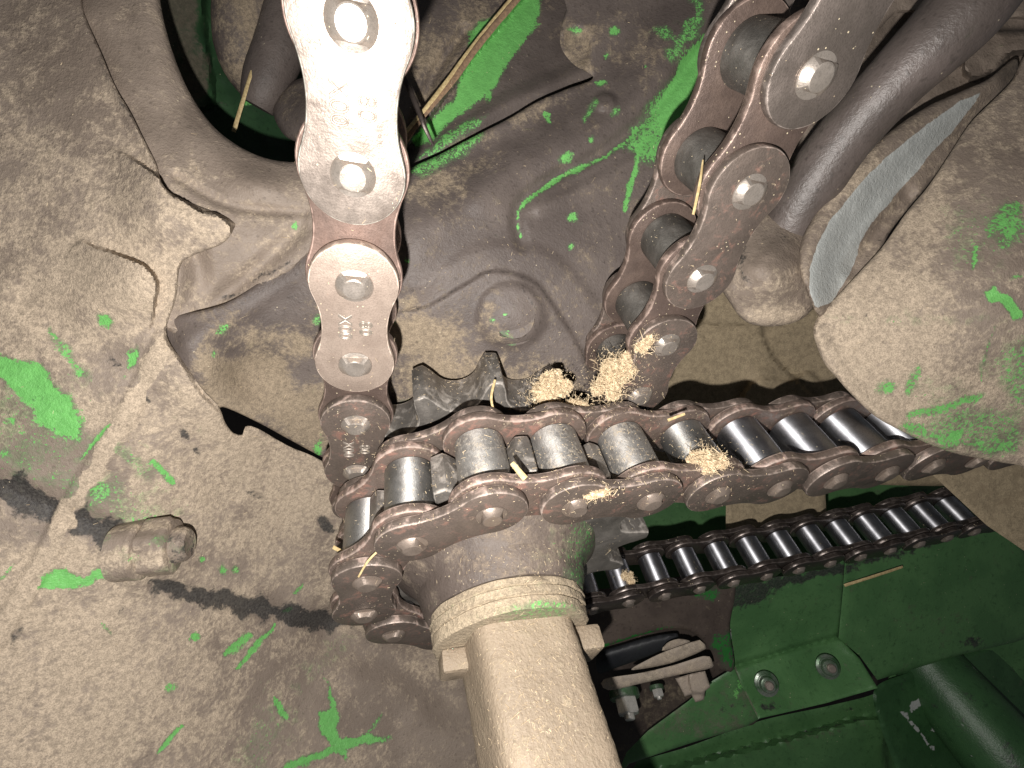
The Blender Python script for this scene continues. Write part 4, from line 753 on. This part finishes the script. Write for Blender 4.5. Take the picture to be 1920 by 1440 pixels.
blade('straw', [P(1300, 402, 112), P(1312, 345, 113), P(1318, 300, 115)], [.35, .35, .2], M['straw'], 'hair thin straw on the edge of the right chain strand')
blade('straw', [P(928, 712, 155), P(921, 748, 152), P(930, 782, 150)], [.4, .45, .3], M['straw'], 'curled straw hanging from the middle sprocket tooth')
blade('straw', [P(1252, 788, 148), P(1284, 776, 148)], [.5, .4], M['straw'], 'tiny straw across the shadow above the horizontal chain')
blade('straw', [P(625, 1026, 150), P(642, 1035, 149)], [.7, .6], M['straw'], 'short straw stub sticking out left of the chain bend')
blade('straw', [P(672, 1082, 139), P(690, 1052, 137), P(712, 1030, 138)], [.3, .35, .3], M['straw'], 'bent thin straw over the chain bend near the lowest left roller')

def fibres(vs, fs, c, X, Y, Z, rx, ry, rz, n, L=(1.0, 4.0), w=(.10, .28), out=0.5):
    for _ in range(n):
        a = rng.normal(size=3); a /= np.linalg.norm(a); rr = rng.random()**.4
        p = c + X*a[0]*rx*rr + Y*a[1]*ry*rr + Z*abs(a[2])*rz*rr
        d = nrm(rng.normal(size=3)*(1, 1, 1)+a*out); l = rng.uniform(*L); q = rng.uniform(*w)
        u_ = nrm(np.cross(d, rng.normal(size=3))); v_ = np.cross(d, u_); b = len(vs)
        bend = u_*l*rng.uniform(-.15, .15)
        for t, k in ((-.5, .7), (0, 1), (.5, .6)):
            o = p+d*l*t+(bend if t == 0 else 0)
            for s1, s2 in ((1, 0), (-.5, .8), (-.5, -.8)): vs.append(o+(u_*s1+v_*s2*.6)*q*k)
        for r_ in (0, 1):
            for i in range(3): fs.append((b+r_*3+i, b+r_*3+(i+1) % 3, b+r_*3+3+(i+1) % 3, b+r_*3+3+i))
        fs.append((b, b+1, b+2)); fs.append((b+8, b+7, b+6))
def clump(u, v, d, rx, ry, rz, n, label, ang=0, group='chaff clumps'):
    c = P(u, v, d); Z = nrm(-c); X = nrm(np.array([1, 0, 0])-Z*Z[0]); Y = np.cross(Z, X); ca, sa = math.cos(math.radians(ang)), math.sin(math.radians(ang)); X, Y = X*ca+Y*sa, -X*sa+Y*ca
    vs = []; fs = []
    # several lumps packed together, each a crumbly core under short tangled fibres
    r_ = np.random.default_rng(int(u*7+v)); subs = [(0, 0, .62)]+[(r_.uniform(-.6, .6), r_.uniform(-.6, .6), r_.uniform(.3, .5)) for _ in range(6)]
    nu, nv = 26, 14
    for sx, sy, q in subs:
        b0 = len(vs); cc = c+X*sx*rx+Y*sy*ry; ph0 = r_.uniform(0, 6)
        for j in range(nv+1):
            th = math.pi*j/nv
            for i in range(nu):
                ph = 2*math.pi*i/nu; a = np.array([math.sin(th)*math.cos(ph), math.sin(th)*math.sin(ph), math.cos(th)])
                k = .82+.16*math.sin(4*a[0]+3*a[1]+ph0)+.14*math.sin(9*a[1]+7*a[0]+ph0)+.12*r_.random()
                vs.append(cc-Z*rz*.25+(X*a[0]*rx*q+Y*a[1]*ry*q+Z*a[2]*rz*min(1, q*1.5))*k)
        for j in range(nv):
            for i in range(nu): fs.append((b0+j*nu+i, b0+j*nu+(i+1) % nu, b0+(j+1)*nu+(i+1) % nu, b0+(j+1)*nu+i))
        fibres(vs, fs, cc, X, Y, Z, rx*q*1.02, ry*q*1.02, rz*min(1, q*1.5), int(n*q*.75), (.3, 1.6), (.06, .22), 0.0)
    fibres(vs, fs, c, X, Y, Z, rx*1.35, ry*1.35, rz*.5, n//4, (.2, 1.0), (.05, .16), 0.1); fibres(vs, fs, c, X, Y, Z, rx*1.0, ry*1.0, rz*1.0, n//14, (2.0, 6.0), (.06, .15), .6)
    me = mesh_from('chaff_clump', np.array(vs)*MM, fs, False); o = link('chaff_clump', me, M['chaff']); return tag(o, label, 'chaff', group)
clump(1148, 706, 158, 8.0, 10.2, 5, 1900, 'large pale clump of chaff stuck at the foot of the right chain strand', -20)
clump(1024, 733, 163, 9.2, 6.6, 4, 1500, 'chaff clump packed on the bare sprocket teeth left of the right strand', 18)
clump(1085, 762, 162, 5.2, 3.6, 3, 500, 'small brownish chaff clump between the sprocket teeth and right strand foot')
clump(1325, 862, 147, 6.2, 5.4, 4.5, 1100, 'bright chaff clump on a roller of the horizontal chain, spilling over the plate', -35)
clump(1212, 640, 147, 3.0, 5.2, 2.5, 450, 'narrow chaff clump wedged in the right strand between its plates', -25)
clump(1120, 925, 134, 6.5, 2.2, 1.6, 500, 'thin smear of chaff on the plates of the horizontal chain above the hub', 8)
clump(1178, 1085, 226, 3.6, 4.0, 2.5, 250, 'tiny chaff clump on the first roller of the small chain')
# loose chaff: single crumbs lying on the chains and castings, found by dropping them along rays onto the real surfaces
def scatter():
    dg = bpy.context.evaluated_depsgraph_get(); dg.update(); vs = []; fs = []
    spots = [(900, 1000, 700, 560, 700), (940, 880, 330, 110, 550), (1140, 760, 160, 160, 500), (960, 300, 900, 600, 420), (1000, 1120, 160, 130, 420), (1010, 1330, 110, 160, 520), (400, 900, 400, 500, 140), (680, 820, 50, 60, 120), (1200, 700, 40, 60, 160), (1300, 880, 160, 60, 300), (860, 700, 130, 60, 180)]
    for (cu, cv, ru, rv, n) in spots:
        for _ in range(n):
            u = cu+rng.normal()*ru*.5; v = cv+rng.normal()*rv*.5
            d = nrm(P(u, v, 1)); hit, loc, no, idx, ob, mx = scene.ray_cast(dg, Vector((0, 0, 0)), Vector(d), distance=.24)
            if not hit: continue
            no = np.array(no); p = np.array(loc)/MM
            if no@d > 0: no = -no
            if no@np.array([0, -.5, .86]) < .05 and rng.random() < .6: continue
            t = nrm(np.cross(no, rng.normal(size=3))); l = min(rng.exponential(.40)+.18, 3.4); q = rng.uniform(.05, .14); b = len(vs); w_ = np.cross(no, t); c = p+no*q*.8; lift = no*rng.uniform(0, .35)*l
            for k_, kk in ((-.5, .8), (.5, .6)):
                o = c+t*l*k_+(lift if k_ > 0 else 0)
                for s1, s2 in ((1, 0), (-.5, .8), (-.5, -.8)): vs.append(o+(no*s1*.6+w_*s2)*q*kk)
            for i in range(3): fs.append((b+i, b+(i+1) % 3, b+3+(i+1) % 3, b+3+i))
            fs.append((b, b+1, b+2)); fs.append((b+5, b+4, b+3))
    me = mesh_from('loose_chaff', np.array(vs)*MM, fs, False); o = link('loose_chaff', me, M['chaff'])
    tag(o, 'loose crumbs of straw and chaff sprinkled over the chains, hub and castings', 'chaff', None, 'stuff')
scatter()
bpy.context.view_layer.update()
